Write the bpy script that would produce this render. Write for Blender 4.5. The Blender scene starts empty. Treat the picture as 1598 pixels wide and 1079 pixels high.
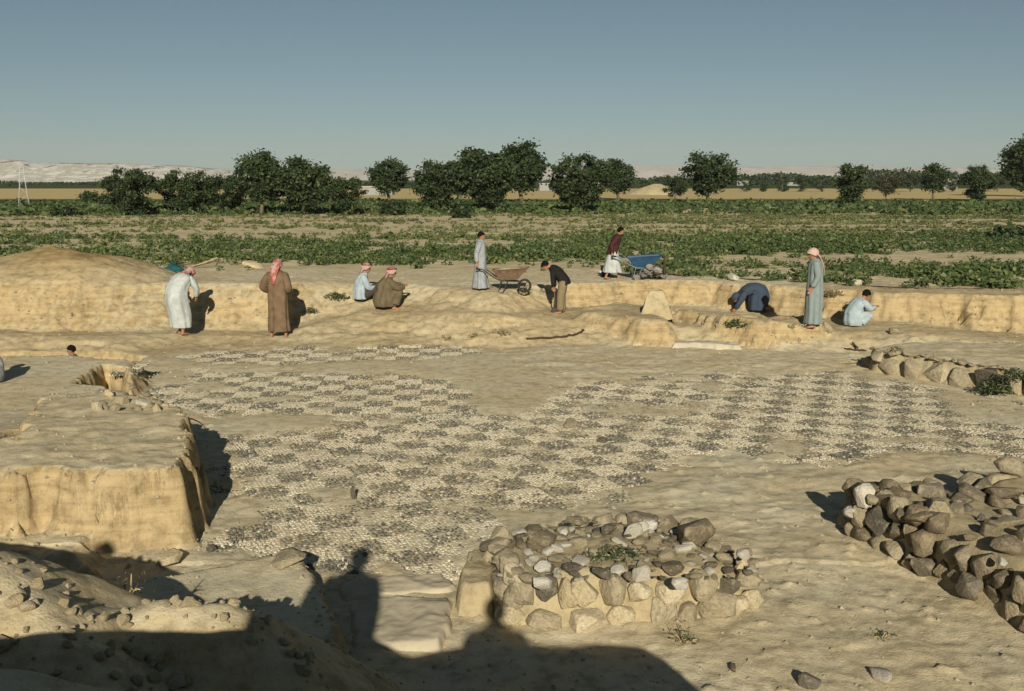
import bpy, bmesh, math, random
import numpy as np
from mathutils import Vector, Matrix, Euler

rnd = random.Random(7)
npr = np.random.default_rng(11)
scene = bpy.context.scene
col = scene.collection

# ------------------------------------------------------------------ camera, sky, sun, exposure
CAM_Z = 3.7
PITCH = math.radians(9.2)
FPX, CX, CY = 1598.0, 799.0, 539.5
cam_d = bpy.data.cameras.new('camera')
cam = bpy.data.objects.new('camera', cam_d)
col.objects.link(cam)
cam.location = (0, 0, CAM_Z)
cam.rotation_euler = (math.pi / 2 - PITCH, 0, 0)
cam_d.sensor_width = 36.0
cam_d.lens = 36.0
cam_d.clip_start = 0.1
cam_d.clip_end = 20000
scene.camera = cam

SUN_EL = math.radians(22.8)
SUN_AZ = math.radians(-2.3)          # heading of the light, from +Y towards +X
light_dir = Vector((math.sin(SUN_AZ) * math.cos(SUN_EL), math.cos(SUN_AZ) * math.cos(SUN_EL), -math.sin(SUN_EL)))
world = bpy.data.worlds.new('World')
scene.world = world
world.use_nodes = True
wn = world.node_tree
wn.nodes.clear()
w_out = wn.nodes.new('ShaderNodeOutputWorld')
w_bg = wn.nodes.new('ShaderNodeBackground')
w_sky = wn.nodes.new('ShaderNodeTexSky')
w_sky.sky_type = 'NISHITA'
w_sky.sun_disc = False
w_sky.sun_elevation = SUN_EL
w_sky.sun_rotation = math.atan2(-light_dir.x, -light_dir.y)
w_sky.altitude = 300
w_sky.air_density = 0.7
w_sky.dust_density = 0.25
w_sky.ozone_density = 1.6
w_hsv = wn.nodes.new('ShaderNodeHueSaturation')
w_hsv.inputs['Saturation'].default_value = 0.78
w_bg.inputs['Strength'].default_value = 0.052
wn.links.new(w_sky.outputs[0], w_hsv.inputs['Color'])
w_tint = wn.nodes.new('ShaderNodeMix')
w_tint.data_type = 'RGBA'
w_tint.blend_type = 'MULTIPLY'
w_tint.inputs[0].default_value = 1.0
w_tint.inputs[7].default_value = (0.58, 0.68, 0.63, 1)      # the muted cast of the old print
wn.links.new(w_hsv.outputs[0], w_tint.inputs[6])
wn.links.new(w_tint.outputs[2], w_bg.inputs['Color'])
wn.links.new(w_bg.outputs[0], w_out.inputs['Surface'])

sun_d = bpy.data.lights.new('sun', 'SUN')
sun_d.energy = 4.6
sun_d.angle = math.radians(0.5)
sun_d.color = (1.0, 0.93, 0.78)
sun = bpy.data.objects.new('sun', sun_d)
col.objects.link(sun)
sun.rotation_euler = light_dir.to_track_quat('-Z', 'Y').to_euler()
sun.location = (3, -20, 20)

scene.view_settings.view_transform = 'Standard'
scene.view_settings.look = 'None'
scene.view_settings.gamma = 1.0
scene.view_settings.use_curve_mapping = False
scene.view_settings.exposure = 0.30

# ------------------------------------------------------------------ small helpers
CP, SP = math.cos(PITCH), math.sin(PITCH)

def ray(px, py):
    a, b = (px - CX) / FPX, -(py - CY) / FPX
    return Vector((a, CP + b * SP, -SP + b * CP))

def P(px, py, z=0.0):
    r = ray(px, py)
    t = (z - CAM_Z) / r.z
    return Vector((0, 0, CAM_Z)) + r * t

def at_depth(px, py, y):
    r = ray(px, py)
    return Vector((0, 0, CAM_Z)) + r * (y / r.y)

def tag(o, label=None, cat=None, group=None, kind=None):
    if label: o['label'] = label
    if cat: o['category'] = cat
    if group: o['group'] = group
    if kind: o['kind'] = kind
    elif cat: o['kind'] = 'thing'
    return o

def empty(name, loc=(0, 0, 0), rz=0.0, scale=1.0):
    o = bpy.data.objects.new(name, None)
    col.objects.link(o)
    o.location = loc
    o.rotation_euler = (0, 0, rz)
    o.scale = (scale,) * 3
    o.empty_display_size = 0.2
    return o

def mesh_np(name, verts, faces, smooth=True):
    """verts (n,3), faces (m,k) arrays with constant k"""
    me = bpy.data.meshes.new(name)
    verts = np.asarray(verts, np.float32)
    faces = np.asarray(faces, np.int32)
    m, k = faces.shape
    me.vertices.add(len(verts))
    me.vertices.foreach_set('co', verts.ravel())
    me.loops.add(m * k)
    me.loops.foreach_set('vertex_index', faces.ravel())
    me.polygons.add(m)
    me.polygons.foreach_set('loop_start', np.arange(0, m * k, k, dtype=np.int32))
    me.update(calc_edges=True)
    me.polygons.foreach_set('use_smooth', np.full(m, smooth))
    me.update()
    return me

def link(name, me, mat, parent=None):
    o = bpy.data.objects.new(name, me)
    col.objects.link(o)
    if mat is not None and not me.materials:
        me.materials.append(mat)
    if parent is not None:
        o.parent = parent
    return o

# ------------------------------------------------------------------ noise
def _hash(ix, iy, seed):
    n = (ix.astype(np.int64) * 374761393 + iy.astype(np.int64) * 668265263 + seed * 974634777) & 0xFFFFFFFF
    n = ((n ^ (n >> 13)) * 1274126177) & 0xFFFFFFFF
    n = n ^ (n >> 16)
    return (n & 0xFFFF) / 32767.5 - 1.0

def vnoise(x, y, seed=0):
    ix, iy = np.floor(x), np.floor(y)
    fx, fy = x - ix, y - iy
    u, v = fx * fx * (3 - 2 * fx), fy * fy * (3 - 2 * fy)
    a, b = _hash(ix, iy, seed), _hash(ix + 1, iy, seed)
    c, d = _hash(ix, iy + 1, seed), _hash(ix + 1, iy + 1, seed)
    return (a * (1 - u) + b * u) * (1 - v) + (c * (1 - u) + d * u) * v

def fbm(x, y, f=1.0, octv=4, seed=0, gain=0.5):
    s, a, tot = 0.0, 1.0, 0.0
    for i in range(octv):
        s = s + a * vnoise(x * f + 17.3 * i, y * f - 9.1 * i, seed + i)
        tot += a
        a *= gain
        f *= 2.03
    return s / tot

def sstep(t):
    t = np.clip(t, 0, 1)
    return t * t * (3 - 2 * t)

def sdpoly(x, y, poly):
    """signed distance, positive inside"""
    n = len(poly)
    d = np.full(x.shape, 1e9)
    inside = np.zeros(x.shape, bool)
    for i in range(n):
        ax, ay = poly[i]
        bx, by = poly[(i + 1) % n]
        ex, ey = bx - ax, by - ay
        wx, wy = x - ax, y - ay
        t = np.clip((wx * ex + wy * ey) / (ex * ex + ey * ey + 1e-12), 0, 1)
        d = np.minimum(d, (wx - ex * t) ** 2 + (wy - ey * t) ** 2)
        c = ((ay > y) != (by > y))
        with np.errstate(divide='ignore', invalid='ignore'):
            c &= x < (bx - ax) * (y - ay) / (by - ay + 1e-12) + ax
        inside ^= c
    d = np.sqrt(d)
    return np.where(inside, d, -d)

def pxpoly(pts, z):
    return [tuple(P(a, b, z)[:2]) for a, b in pts]

# ------------------------------------------------------------------ procedural materials
def new_mat(name):
    m = bpy.data.materials.new(name)
    m.use_nodes = True
    nt = m.node_tree
    nt.nodes.clear()
    out = nt.nodes.new('ShaderNodeOutputMaterial')
    bs = nt.nodes.new('ShaderNodeBsdfPrincipled')
    nt.links.new(bs.outputs[0], out.inputs[0])
    bs.inputs['Roughness'].default_value = 0.9
    bs.inputs['Specular IOR Level'].default_value = 0.15
    return m, nt, bs

def nd(nt, kind, **kw):
    n = nt.nodes.new(kind)
    for k, v in kw.items():
        if k.startswith('i_'):
            n.inputs[k[2:]].default_value = v
        else:
            setattr(n, k, v)
    return n

def ramp(nt, stops):
    r = nt.nodes.new('ShaderNodeValToRGB')
    e = r.color_ramp.elements
    while len(e) < len(stops):
        e.new(0.5)
    for el, (p, c) in zip(e, stops):
        el.position = p
        el.color = (*c, 1)
    return r

def noise_tex(nt, scale, detail=4, rough=0.55, coord=None):
    n = nd(nt, 'ShaderNodeTexNoise')
    n.inputs['Scale'].default_value = scale
    n.inputs['Detail'].default_value = detail
    n.inputs['Roughness'].default_value = rough
    if coord is not None:
        nt.links.new(coord, n.inputs['Vector'])
    return n

def mixc(nt, fac, a, b, mode='MIX'):
    m = nt.nodes.new('ShaderNodeMix')
    m.data_type = 'RGBA'
    m.blend_type = mode
    for sock, v in (('Factor', fac), ('A', a), ('B', b)):
        idx = {'Factor': 0, 'A': 6, 'B': 7}[sock]
        if hasattr(v, 'is_output') or hasattr(v, 'links'):
            nt.links.new(v, m.inputs[idx])
        elif isinstance(v, (int, float)):
            m.inputs[idx].default_value = v
        else:
            m.inputs[idx].default_value = (*v, 1)
    return m.outputs[2]

def bump(nt, bs, height, strength, dist):
    b = nt.nodes.new('ShaderNodeBump')
    b.inputs['Strength'].default_value = strength
    b.inputs['Distance'].default_value = dist
    nt.links.new(height, b.inputs['Height'])
    nt.links.new(b.outputs[0], bs.inputs['Normal'])
    return b

def soil_material(name, pale, warm, dark, attr=True):
    m, nt, bs = new_mat(name)
    tc = nd(nt, 'ShaderNodeTexCoord').outputs['Object']
    n1 = noise_tex(nt, 0.55, 5, 0.6, tc)
    n2 = noise_tex(nt, 6.0, 6, 0.65, tc)
    n3 = noise_tex(nt, 45.0, 4, 0.7, tc)
    r1 = ramp(nt, [(0.36, pale), (0.62, warm)])
    nt.links.new(n1.outputs['Fac'], r1.inputs['Fac'])
    c = r1.outputs['Color']
    if attr:
        a = nd(nt, 'ShaderNodeAttribute', attribute_name='slope_tone')
        c = mixc(nt, a.outputs['Fac'], c, tuple(v * w for v, w in zip(warm, (0.65, 0.565, 0.44))))  # fresh-cut earth is yellower; darkened as well to offset sun glare on steep faces
    crack_h = None
    if attr:
        def mapped(sc):
            mp = nd(nt, 'ShaderNodeMapping')
            mp.inputs['Scale'].default_value = sc
            nt.links.new(tc, mp.inputs['Vector'])
            return mp.outputs[0]
        st_ = noise_tex(nt, 1.0, 4, 0.6, mapped((0.9, 0.9, 13.0)))
        rs = ramp(nt, [(0.36, (0.72, 0.68, 0.6)), (0.5, (1, 1, 1)), (0.66, (1.2, 1.18, 1.12))])
        nt.links.new(st_.outputs['Fac'], rs.inputs['Fac'])
        c = mixc(nt, a.outputs['Fac'], c, mixc(nt, 0.8, c, rs.outputs['Color'], 'MULTIPLY'))
        ck = noise_tex(nt, 1.0, 5, 0.7, mapped((5.5, 5.5, 1.1)))
        rc = ramp(nt, [(0.455, (1, 1, 1)), (0.49, (0.35, 0.3, 0.24)), (0.51, (0.35, 0.3, 0.24)), (0.545, (1, 1, 1))])
        nt.links.new(ck.outputs['Fac'], rc.inputs['Fac'])
        gate = noise_tex(nt, 1.7, 2, 0.5, tc)
        rg = ramp(nt, [(0.5, (0, 0, 0)), (0.66, (0.55, 0.55, 0.55))])
        nt.links.new(gate.outputs['Fac'], rg.inputs['Fac'])
        gf = nd(nt, 'ShaderNodeMath', operation='MULTIPLY')
        nt.links.new(rg.outputs['Color'], gf.inputs[0])
        nt.links.new(a.outputs['Fac'], gf.inputs[1])
        c = mixc(nt, gf.outputs[0], c, mixc(nt, 1.0, c, rc.outputs['Color'], 'MULTIPLY'))
        crack_h = st_.outputs['Fac']
    r2 = ramp(nt, [(0.36, (0.62, 0.6, 0.57)), (0.52, (1, 1, 1)), (0.72, (1.12, 1.1, 1.06))])
    nt.links.new(n2.outputs['Fac'], r2.inputs['Fac'])
    c = mixc(nt, 0.75, c, r2.outputs['Color'], 'MULTIPLY')
    r3 = ramp(nt, [(0.3, (0.45, 0.43, 0.4)), (0.42, (1, 1, 1)), (0.66, (1, 1, 1)), (0.74, (1.25, 1.24, 1.2))])
    nt.links.new(n3.outputs['Fac'], r3.inputs['Fac'])
    c = mixc(nt, 0.6, c, r3.outputs['Color'], 'MULTIPLY')
    nt.links.new(c, bs.inputs['Base Color'])
    bs.inputs['Roughness'].default_value = 1.0
    bs.inputs['Specular IOR Level'].default_value = 0.05
    ad = nd(nt, 'ShaderNodeMath', operation='MULTIPLY_ADD')
    nt.links.new(n2.outputs['Fac'], ad.inputs[0])
    ad.inputs[1].default_value = 1.6
    nt.links.new(n3.outputs['Fac'], ad.inputs[2])
    bump(nt, bs, ad.outputs[0], 0.5, 0.025)
    return m

M = {}
M['soil'] = soil_material('dry_soil', (0.59, 0.52, 0.36), (0.54, 0.445, 0.275), (0.2, 0.15, 0.09))
M['mud'] = soil_material('mud_coat', (0.44, 0.375, 0.235), (0.39, 0.315, 0.185), (0.2, 0.15, 0.09), False)

def varied(name, cols, rough=0.9, scale=6.0, bstr=0.8, bdist=0.04, tint=0.4):
    """stone like material: colour picked per object, mottled by noise"""
    m, nt, bs = new_mat(name)
    oi = nd(nt, 'ShaderNodeObjectInfo')
    n = len(cols)
    r = ramp(nt, [((i + 0.5) / n, c) for i, c in enumerate(cols)])
    nt.links.new(oi.outputs['Random'], r.inputs['Fac'])
    tc = nd(nt, 'ShaderNodeTexCoord').outputs['Object']
    n1 = noise_tex(nt, scale, 6, 0.65, tc)
    r2 = ramp(nt, [(0.3, (1 - tint, 1 - tint, 1 - tint)), (0.55, (1, 1, 1)), (0.75, (1 + tint,) * 3)])
    nt.links.new(n1.outputs['Fac'], r2.inputs['Fac'])
    c = mixc(nt, 0.9, r.outputs['Color'], r2.outputs['Color'], 'MULTIPLY')
    n2 = noise_tex(nt, 2.2, 3, 0.6, tc)
    r3 = ramp(nt, [(0.52, (0, 0, 0)), (0.72, (0.6, 0.6, 0.6))])
    nt.links.new(n2.outputs['Fac'], r3.inputs['Fac'])
    c = mixc(nt, r3.outputs['Color'], c, (0.40, 0.34, 0.22))       # dust clinging to the stone
    nt.links.new(c, bs.inputs['Base Color'])
    bs.inputs['Roughness'].default_value = rough
    bump(nt, bs, n1.outputs['Fac'], bstr, bdist)
    return m

M['stone_brown'] = varied('brown_stone', [(0.16, 0.13, 0.085), (0.22, 0.175, 0.11), (0.12, 0.105, 0.08), (0.27, 0.21, 0.13), (0.18, 0.155, 0.115)])
M['stone_white'] = varied('white_limestone', [(0.58, 0.53, 0.43), (0.48, 0.43, 0.33), (0.64, 0.6, 0.51)], tint=0.2)
M['stone_muddy'] = varied('mud_coated_stone', [(0.37, 0.31, 0.20), (0.31, 0.255, 0.165), (0.41, 0.345, 0.225), (0.27, 0.225, 0.15)], scale=5)
M['clod'] = varied('earth_clod', [(0.52, 0.43, 0.27), (0.46, 0.37, 0.22), (0.58, 0.49, 0.33)], scale=5)

def plain(name, c, rough=0.8, var=0.25, scale=12.0, spec=0.2, bstr=0.25, bdist=0.01, metal=0.0):
    m, nt, bs = new_mat(name)
    tc = nd(nt, 'ShaderNodeTexCoord').outputs['Object']
    n1 = noise_tex(nt, scale, 5, 0.6, tc)
    r2 = ramp(nt, [(0.3, tuple(v * (1 - var) for v in c)), (0.7, tuple(min(1, v * (1 + var)) for v in c))])
    nt.links.new(n1.outputs['Fac'], r2.inputs['Fac'])
    nt.links.new(r2.outputs['Color'], bs.inputs['Base Color'])
    bs.inputs['Roughness'].default_value = rough
    bs.inputs['Specular IOR Level'].default_value = spec
    bs.inputs['Metallic'].default_value = metal
    bump(nt, bs, n1.outputs['Fac'], bstr, bdist)
    return m

M['skin'] = plain('skin', (0.30, 0.15, 0.085), 0.6, 0.1, 20, 0.3, 0.05)
M['hair'] = plain('black_hair', (0.009, 0.007, 0.006), 0.9, 0.4, 60, 0.05, 0.6, 0.01)
M['eye'] = plain('dark_eye', (0.01, 0.008, 0.007), 0.3, 0.1, 20, 0.5)
M['lip'] = plain('lip', (0.2, 0.07, 0.05), 0.6, 0.1, 20, 0.3)
M['cloth_white'] = plain('white_cotton', (0.40, 0.42, 0.40), 0.95, 0.2, 6, 0.05, 0.6, 0.03)
M['cloth_blue'] = plain('pale_blue_cotton', (0.31, 0.37, 0.39), 0.95, 0.2, 6, 0.05, 0.6, 0.03)
M['cloth_brown'] = plain('brown_wool', (0.15, 0.10, 0.06), 0.95, 0.28, 6, 0.05, 0.6, 0.03)
M['cloth_olive'] = plain('olive_brown_wool', (0.125, 0.10, 0.06), 0.95, 0.28, 6, 0.05, 0.6, 0.03)
M['cloth_grey'] = plain('grey_cotton', (0.27, 0.28, 0.29), 0.95, 0.2, 6, 0.05, 0.6, 0.03)
M['cloth_teal'] = plain('grey_green_cotton', (0.20, 0.235, 0.225), 0.95, 0.1, 14, 0.05, 0.4, 0.012)
M['cloth_black'] = plain('black_jacket', (0.017, 0.015, 0.014), 0.9, 0.2, 14, 0.1, 0.4, 0.012)
M['cloth_maroon'] = plain('maroon_jacket', (0.055, 0.022, 0.02), 0.9, 0.2, 14, 0.1, 0.4, 0.012)
M['cloth_navy'] = plain('navy_cotton', (0.045, 0.06, 0.085), 0.95, 0.15, 14, 0.05, 0.4, 0.012)
M['cloth_trouser'] = plain('brown_trousers', (0.20, 0.155, 0.09), 0.95, 0.12, 14, 0.05, 0.4, 0.012)
M['cloth_dark'] = plain('dark_trousers', (0.06, 0.05, 0.04), 0.95, 0.12, 14, 0.05, 0.4, 0.012)
M['leather'] = plain('worn_leather', (0.10, 0.06, 0.035), 0.7, 0.2, 20, 0.2)
M['agal'] = plain('black_cord', (0.012, 0.012, 0.012), 0.8, 0.2, 40, 0.2)

def scarf_mat(name, red, white, frac):
    m, nt, bs = new_mat(name)
    tc = nd(nt, 'ShaderNodeTexCoord').outputs['Object']
    ck = nd(nt, 'ShaderNodeTexChecker')
    ck.inputs['Scale'].default_value = 60
    ck.inputs['Color1'].default_value = (*red, 1)
    ck.inputs['Color2'].default_value = (*white, 1)
    nt.links.new(tc, ck.inputs['Vector'])
    n1 = noise_tex(nt, 7, 3, 0.5, tc)
    r = ramp(nt, [(frac - 0.06, (1, 1, 1)), (frac + 0.06, (0, 0, 0))])
    nt.links.new(n1.outputs['Fac'], r.inputs['Fac'])
    c = mixc(nt, r.outputs['Color'], ck.outputs['Color'], red)
    nt.links.new(c, bs.inputs['Base Color'])
    bs.inputs['Roughness'].default_value = 0.95
    bump(nt, bs, n1.outputs['Fac'], 0.5, 0.02)
    return m

M['scarf_red'] = scarf_mat('red_white_scarf', (0.31, 0.085, 0.065), (0.5, 0.44, 0.40), 0.5)
M['scarf_white'] = scarf_mat('mostly_white_scarf', (0.5, 0.3, 0.27), (0.66, 0.62, 0.58), 0.3)
M['scarf_pink'] = scarf_mat('pink_scarf', (0.42, 0.23, 0.18), (0.52, 0.41, 0.35), 0.4)
M['wood'] = plain('old_wood', (0.11, 0.075, 0.045), 0.85, 0.3, 9, 0.15, 0.5, 0.006)
M['rust'] = plain('rusty_iron', (0.14, 0.09, 0.055), 0.8, 0.35, 9, 0.3, 0.5, 0.006)
M['dark_iron'] = plain('dark_iron', (0.035, 0.03, 0.027), 0.6, 0.3, 9, 0.4, 0.3, 0.004)
M['rubber'] = plain('rubber', (0.03, 0.028, 0.026), 0.85, 0.3, 20, 0.2)
M['blue_paint'] = plain('blue_paint', (0.022, 0.065, 0.125), 0.5, 0.25, 9, 0.4, 0.2, 0.003)
M['blue_grey'] = plain('worn_blue_grey_metal', (0.13, 0.17, 0.2), 0.6, 0.25, 9, 0.4, 0.2, 0.003)
M['teal_cloth'] = plain('teal_cloth', (0.015, 0.075, 0.075), 0.9, 0.2, 9, 0.1, 0.5, 0.02)
M['grey_rubble'] = varied('grey_rubble', [(0.24, 0.22, 0.2), (0.32, 0.3, 0.27), (0.17, 0.15, 0.14)], scale=5)
M['plaster'] = plain('pale_plaster', (0.43, 0.38, 0.28), 0.95, 0.12, 6, 0.05, 0.6, 0.03)
M['slab'] = plain('grey_mortar_slab', (0.43, 0.37, 0.26), 0.95, 0.12, 5, 0.05, 0.6, 0.02)
M['jamb'] = plain('grey_brown_mud', (0.33, 0.29, 0.22), 0.95, 0.15, 4, 0.05, 0.6, 0.03)
M['white_wall'] = plain('whitewash', (0.27, 0.27, 0.255), 0.9, 0.06, 0.6, 0.1)
M['house_dark'] = plain('dark_opening', (0.05, 0.05, 0.05), 0.6, 0.1, 2, 0.2)
M['pylon'] = plain('galvanised_steel', (0.42, 0.42, 0.38), 0.6, 0.1, 3, 0.3)
M['bark'] = plain('bark', (0.15, 0.115, 0.075), 0.95, 0.3, 7, 0.1, 0.8, 0.05)
M['twig'] = plain('dry_twig', (0.06, 0.04, 0.025), 0.9, 0.3, 20, 0.1)
M['straw'] = plain('dry_straw', (0.4, 0.32, 0.17), 0.9, 0.3, 20, 0.1)

def leaf_mat(name, c0, c1, c2):
    m, nt, bs = new_mat(name)
    a = nd(nt, 'ShaderNodeAttribute', attribute_name='tone')
    r = ramp(nt, [(0.0, c0), (0.5, c1), (1.0, c2)])
    nt.links.new(a.outputs['Fac'], r.inputs['Fac'])
    nt.links.new(r.outputs['Color'], bs.inputs['Base Color'])
    bs.inputs['Roughness'].default_value = 0.6
    bs.inputs['Specular IOR Level'].default_value = 0.25
    tr = nt.nodes.new('ShaderNodeBsdfTranslucent')
    nt.links.new(r.outputs['Color'], tr.inputs['Color'])
    mx = nt.nodes.new('ShaderNodeMixShader')
    mx.inputs[0].default_value = 0.18
    out = [n for n in nt.nodes if n.type == 'OUTPUT_MATERIAL'][0]
    nt.links.new(bs.outputs[0], mx.inputs[1])
    nt.links.new(tr.outputs[0], mx.inputs[2])
    nt.links.new(mx.outputs[0], out.inputs[0])
    return m

M['leaf_tree'] = leaf_mat('tree_leaf', (0.016, 0.027, 0.012), (0.038, 0.060, 0.022), (0.082, 0.108, 0.038))
M['leaf_brown'] = leaf_mat('dry_tree_leaf', (0.03, 0.03, 0.015), (0.05, 0.05, 0.022), (0.09, 0.08, 0.035))
M['leaf_crop'] = leaf_mat('crop_leaf', (0.034, 0.055, 0.020), (0.080, 0.115, 0.038), (0.180, 0.190, 0.070))
M['leaf_crop_dry'] = leaf_mat('yellowing_crop_leaf', (0.05, 0.065, 0.024), (0.115, 0.135, 0.048), (0.23, 0.215, 0.095))
M['leaf_weed'] = leaf_mat('weed_leaf', (0.03, 0.045, 0.02), (0.06, 0.085, 0.035), (0.12, 0.13, 0.06))
M['leaf_dry'] = leaf_mat('dry_weed_leaf', (0.12, 0.1, 0.05), (0.2, 0.17, 0.09), (0.28, 0.24, 0.13))

# ------------------------------------------------------------------ the excavation as one height field
K = 0.0153
PROF = np.array([  # px,   y1,   y2,   zm,   y3,   y4,  zt
    (-500, 21.6, 22.4, .20, 23.0, 23.9, 1.25),
    (0,    21.8, 22.6, .20, 23.1, 24.4, 1.22),
    (200,  22.0, 22.8, .20, 23.4, 25.0, 1.15),
    (285,  22.2, 23.2, .15, 24.0, 25.7, 1.12),
    (435,  22.6, 23.5, .05, 24.3, 25.8, 1.12),
    (480,  22.6, 24.0, .25, 24.4, 26.6, 1.05),
    (560,  22.6, 25.0, .50, 25.3, 27.2, 1.00),
    (620,  22.6, 25.0, .52, 25.3, 27.0, 1.00),
    (700,  22.6, 24.4, .58, 24.5, 25.8, .98),
    (770,  22.6, 24.2, .58, 24.3, 25.4, .98),
    (840,  22.6, 24.4, .48, 25.2, 26.5, .98),
    (900,  22.8, 24.4, .42, 26.6, 27.0, 1.0),
    (1040, 22.6, 23.5, .35, 27.3, 27.7, 1.0),
    (1150, 22.3, 23.4, .35, 26.7, 27.2, 1.0),
    (1290, 22.0, 23.3, .30, 25.3, 25.8, 1.0),
    (1380, 21.5, 22.8, .33, 24.4, 24.9, 1.0),
    (1598, 20.5, 22.5, .14, 23.4, 24.0, 1.0),
    (2100, 20.0, 22.0, .10, 22.4, 23.0, 1.0)], float)
PX = (PROF[:, 0] - 799) * K

POLY_BLOCK = pxpoly([(70, 614), (200, 612), (274, 625), (298, 655), (296, 700), (284, 736), (170, 742), (60, 742), (-60, 752), (-260, 765), (-260, 700), (0, 690), (40, 650)], 0.80)
POLY_LEDGE = [(-20, 19.5), (-8.6, 19.6), (-7.0, 19.0), (-6.7, 18.0), (-6.6, 17.2), (-6.4, 15.6), (-5.3, 14.2), (-6.2, 12.5), (-6.8, 11.0), (-20, 11.0)]
POLY_HOLE = pxpoly([(128, 600), (150, 585), (165, 574), (188, 578), (196, 596), (185, 608)], 0.3)
POLY_TRENCH = [(-20, 19.7), (-8.9, 19.75), (-7.9, 20.2), (-7.8, 21.2), (-8.6, 21.7), (-20, 21.6)]
POLY_APRON = pxpoly([(-260, 800), (130, 815), (150, 850), (140, 884), (60, 870), (0, 858), (-260, 840)], 0.18)
POLY_FTRENCH = [(-9, 6.6), (-2.4, 6.6), (-2.3, 7.6), (-3.3, 8.5), (-4.6, 9.15), (-9, 9.5)]
POLY_FLEDGE = pxpoly([(196, 908), (300, 886), (418, 868), (474, 868), (500, 905), (520, 958), (528, 1010), (300, 1030), (170, 960)], 0.25)
POLY_WALLET = pxpoly([(905, 476), (960, 470), (1030, 474), (1045, 500), (1000, 498), (940, 490), (905, 486)], 0.60)
bf = [P(a, b, 0)[:2] for a, b in [(1030, 517), (1060, 526), (1120, 538), (1200, 546), (1290, 541)]]
POLY_BAULK = [tuple(p) for p in bf] + [(p[0] + 0.05, p[1] + w) for p, w in zip(reversed(bf), (1.3, 1.2, 1.0, .9, .8))]
POLY_RTERR = [tuple(P(1372, 578, 0)[:2]), tuple(P(1480, 597, 0)[:2]), tuple(P(1600, 618, 0)[:2]), tuple(P(1900, 668, 0)[:2]),
              (15, 19.0), (13, 21.0), (8.3, 21.2), (7.2, 20.3)]
POLY_FLOOR_MOSAIC = pxpoly([(200, 545), (760, 540), (900, 600), (1330, 575), (1700, 640), (1700, 715), (1290, 722), (1070, 712), (940, 800), (700, 890), (420, 890), (340, 760), (330, 640), (205, 600)], 0.0)

BARE = [pxpoly(p, 0) for p in (
    [(352, 658), (410, 658), (470, 664), (460, 672), (410, 674), (352, 684)],
    [(335, 775), (420, 768), (440, 790), (390, 820), (345, 850)],
    [(478, 767), (546, 765), (549, 787), (484, 790)],
    [(740, 562), (900, 562), (870, 598), (830, 636), (790, 646), (745, 620), (715, 594)],
    [(860, 657), (898, 659), (903, 667), (870, 667)],
    [(1183, 668), (1203, 670), (1247, 712), (1227, 714)])]
PB = pxpoly([(372, 872), (385, 800), (352, 760), (352, 690), (420, 678), (540, 668), (650, 656), (720, 640), (800, 655), (850, 640), (880, 606), (1000, 592), (1200, 586), (1330, 580), (1400, 600), (1620, 630),
             (1760, 655), (1760, 730), (1598, 714), (1400, 703), (1300, 716), (1190, 710), (1070, 708), (1000, 738), (940, 788), (800, 815), (720, 850), (700, 890), (540, 888), (430, 868)], 0)
PA = pxpoly([(212, 592), (245, 580), (420, 582), (600, 583), (700, 598), (735, 630), (700, 650), (560, 655), (480, 645), (340, 652), (290, 640), (235, 606)], 0)
PC = pxpoly([(255, 556), (420, 545), (600, 542), (740, 540), (760, 552), (640, 560), (480, 566), (300, 567)], 0.02)
def plateau(h, x, y, poly, ztop, w, jag=1.0, seed=0):
    sd = sdpoly(x, y, poly)
    near = np.abs(sd) < 1.2
    j = np.zeros_like(x)
    if near.any():
        xn, yn = x[near], y[near]
        j[near] = jag * (0.15 * fbm(xn, yn, 1.4, 3, seed) + 0.11 * fbm(xn, yn, 5.5, 4, seed + 5, .65))
    t = sstep((sd + j) / w + 0.5)
    return h * (1 - t) + (h * 0 + ztop) * t

def ridge(h, x, y, pts, slope, seed):
    best = np.full(x.shape, -9.0)
    for (ax, ay, az), (bx, by, bz) in zip(pts[:-1], pts[1:]):
        ex, ey = bx - ax, by - ay
        t = np.clip(((x - ax) * ex + (y - ay) * ey) / (ex * ex + ey * ey), 0, 1)
        d = np.hypot(x - ax - ex * t, y - ay - ey * t)
        best = np.maximum(best, az + (bz - az) * t - slope * (np.sqrt(d * d + 0.03) - 0.17))
    best = best + 0.05 * fbm(x, y, 3, 4, seed)
    k = 0.06
    return np.maximum(h, best) + k * np.exp(-np.abs(h - best) / k) * 0.4

def drift(x, y):
    """soil blown over the rims and worn spots of the mosaic"""
    n = fbm(x, y, 1.3, 4, 401)
    sd = np.maximum.reduce([sdpoly(x, y, p) for p in (PB, PA, PC)])
    bare = np.maximum.reduce([sdpoly(x, y, p) for p in BARE])
    t = sstep((0.12 - sd + .36 * n) / .55)
    t = np.maximum(t, sstep((bare + .2 + .4 * n) / .6))
    t = np.maximum(t, .55 * sstep((fbm(x, y, .55, 3, 403) - .26) / .3))
    return .022 * t

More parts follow.
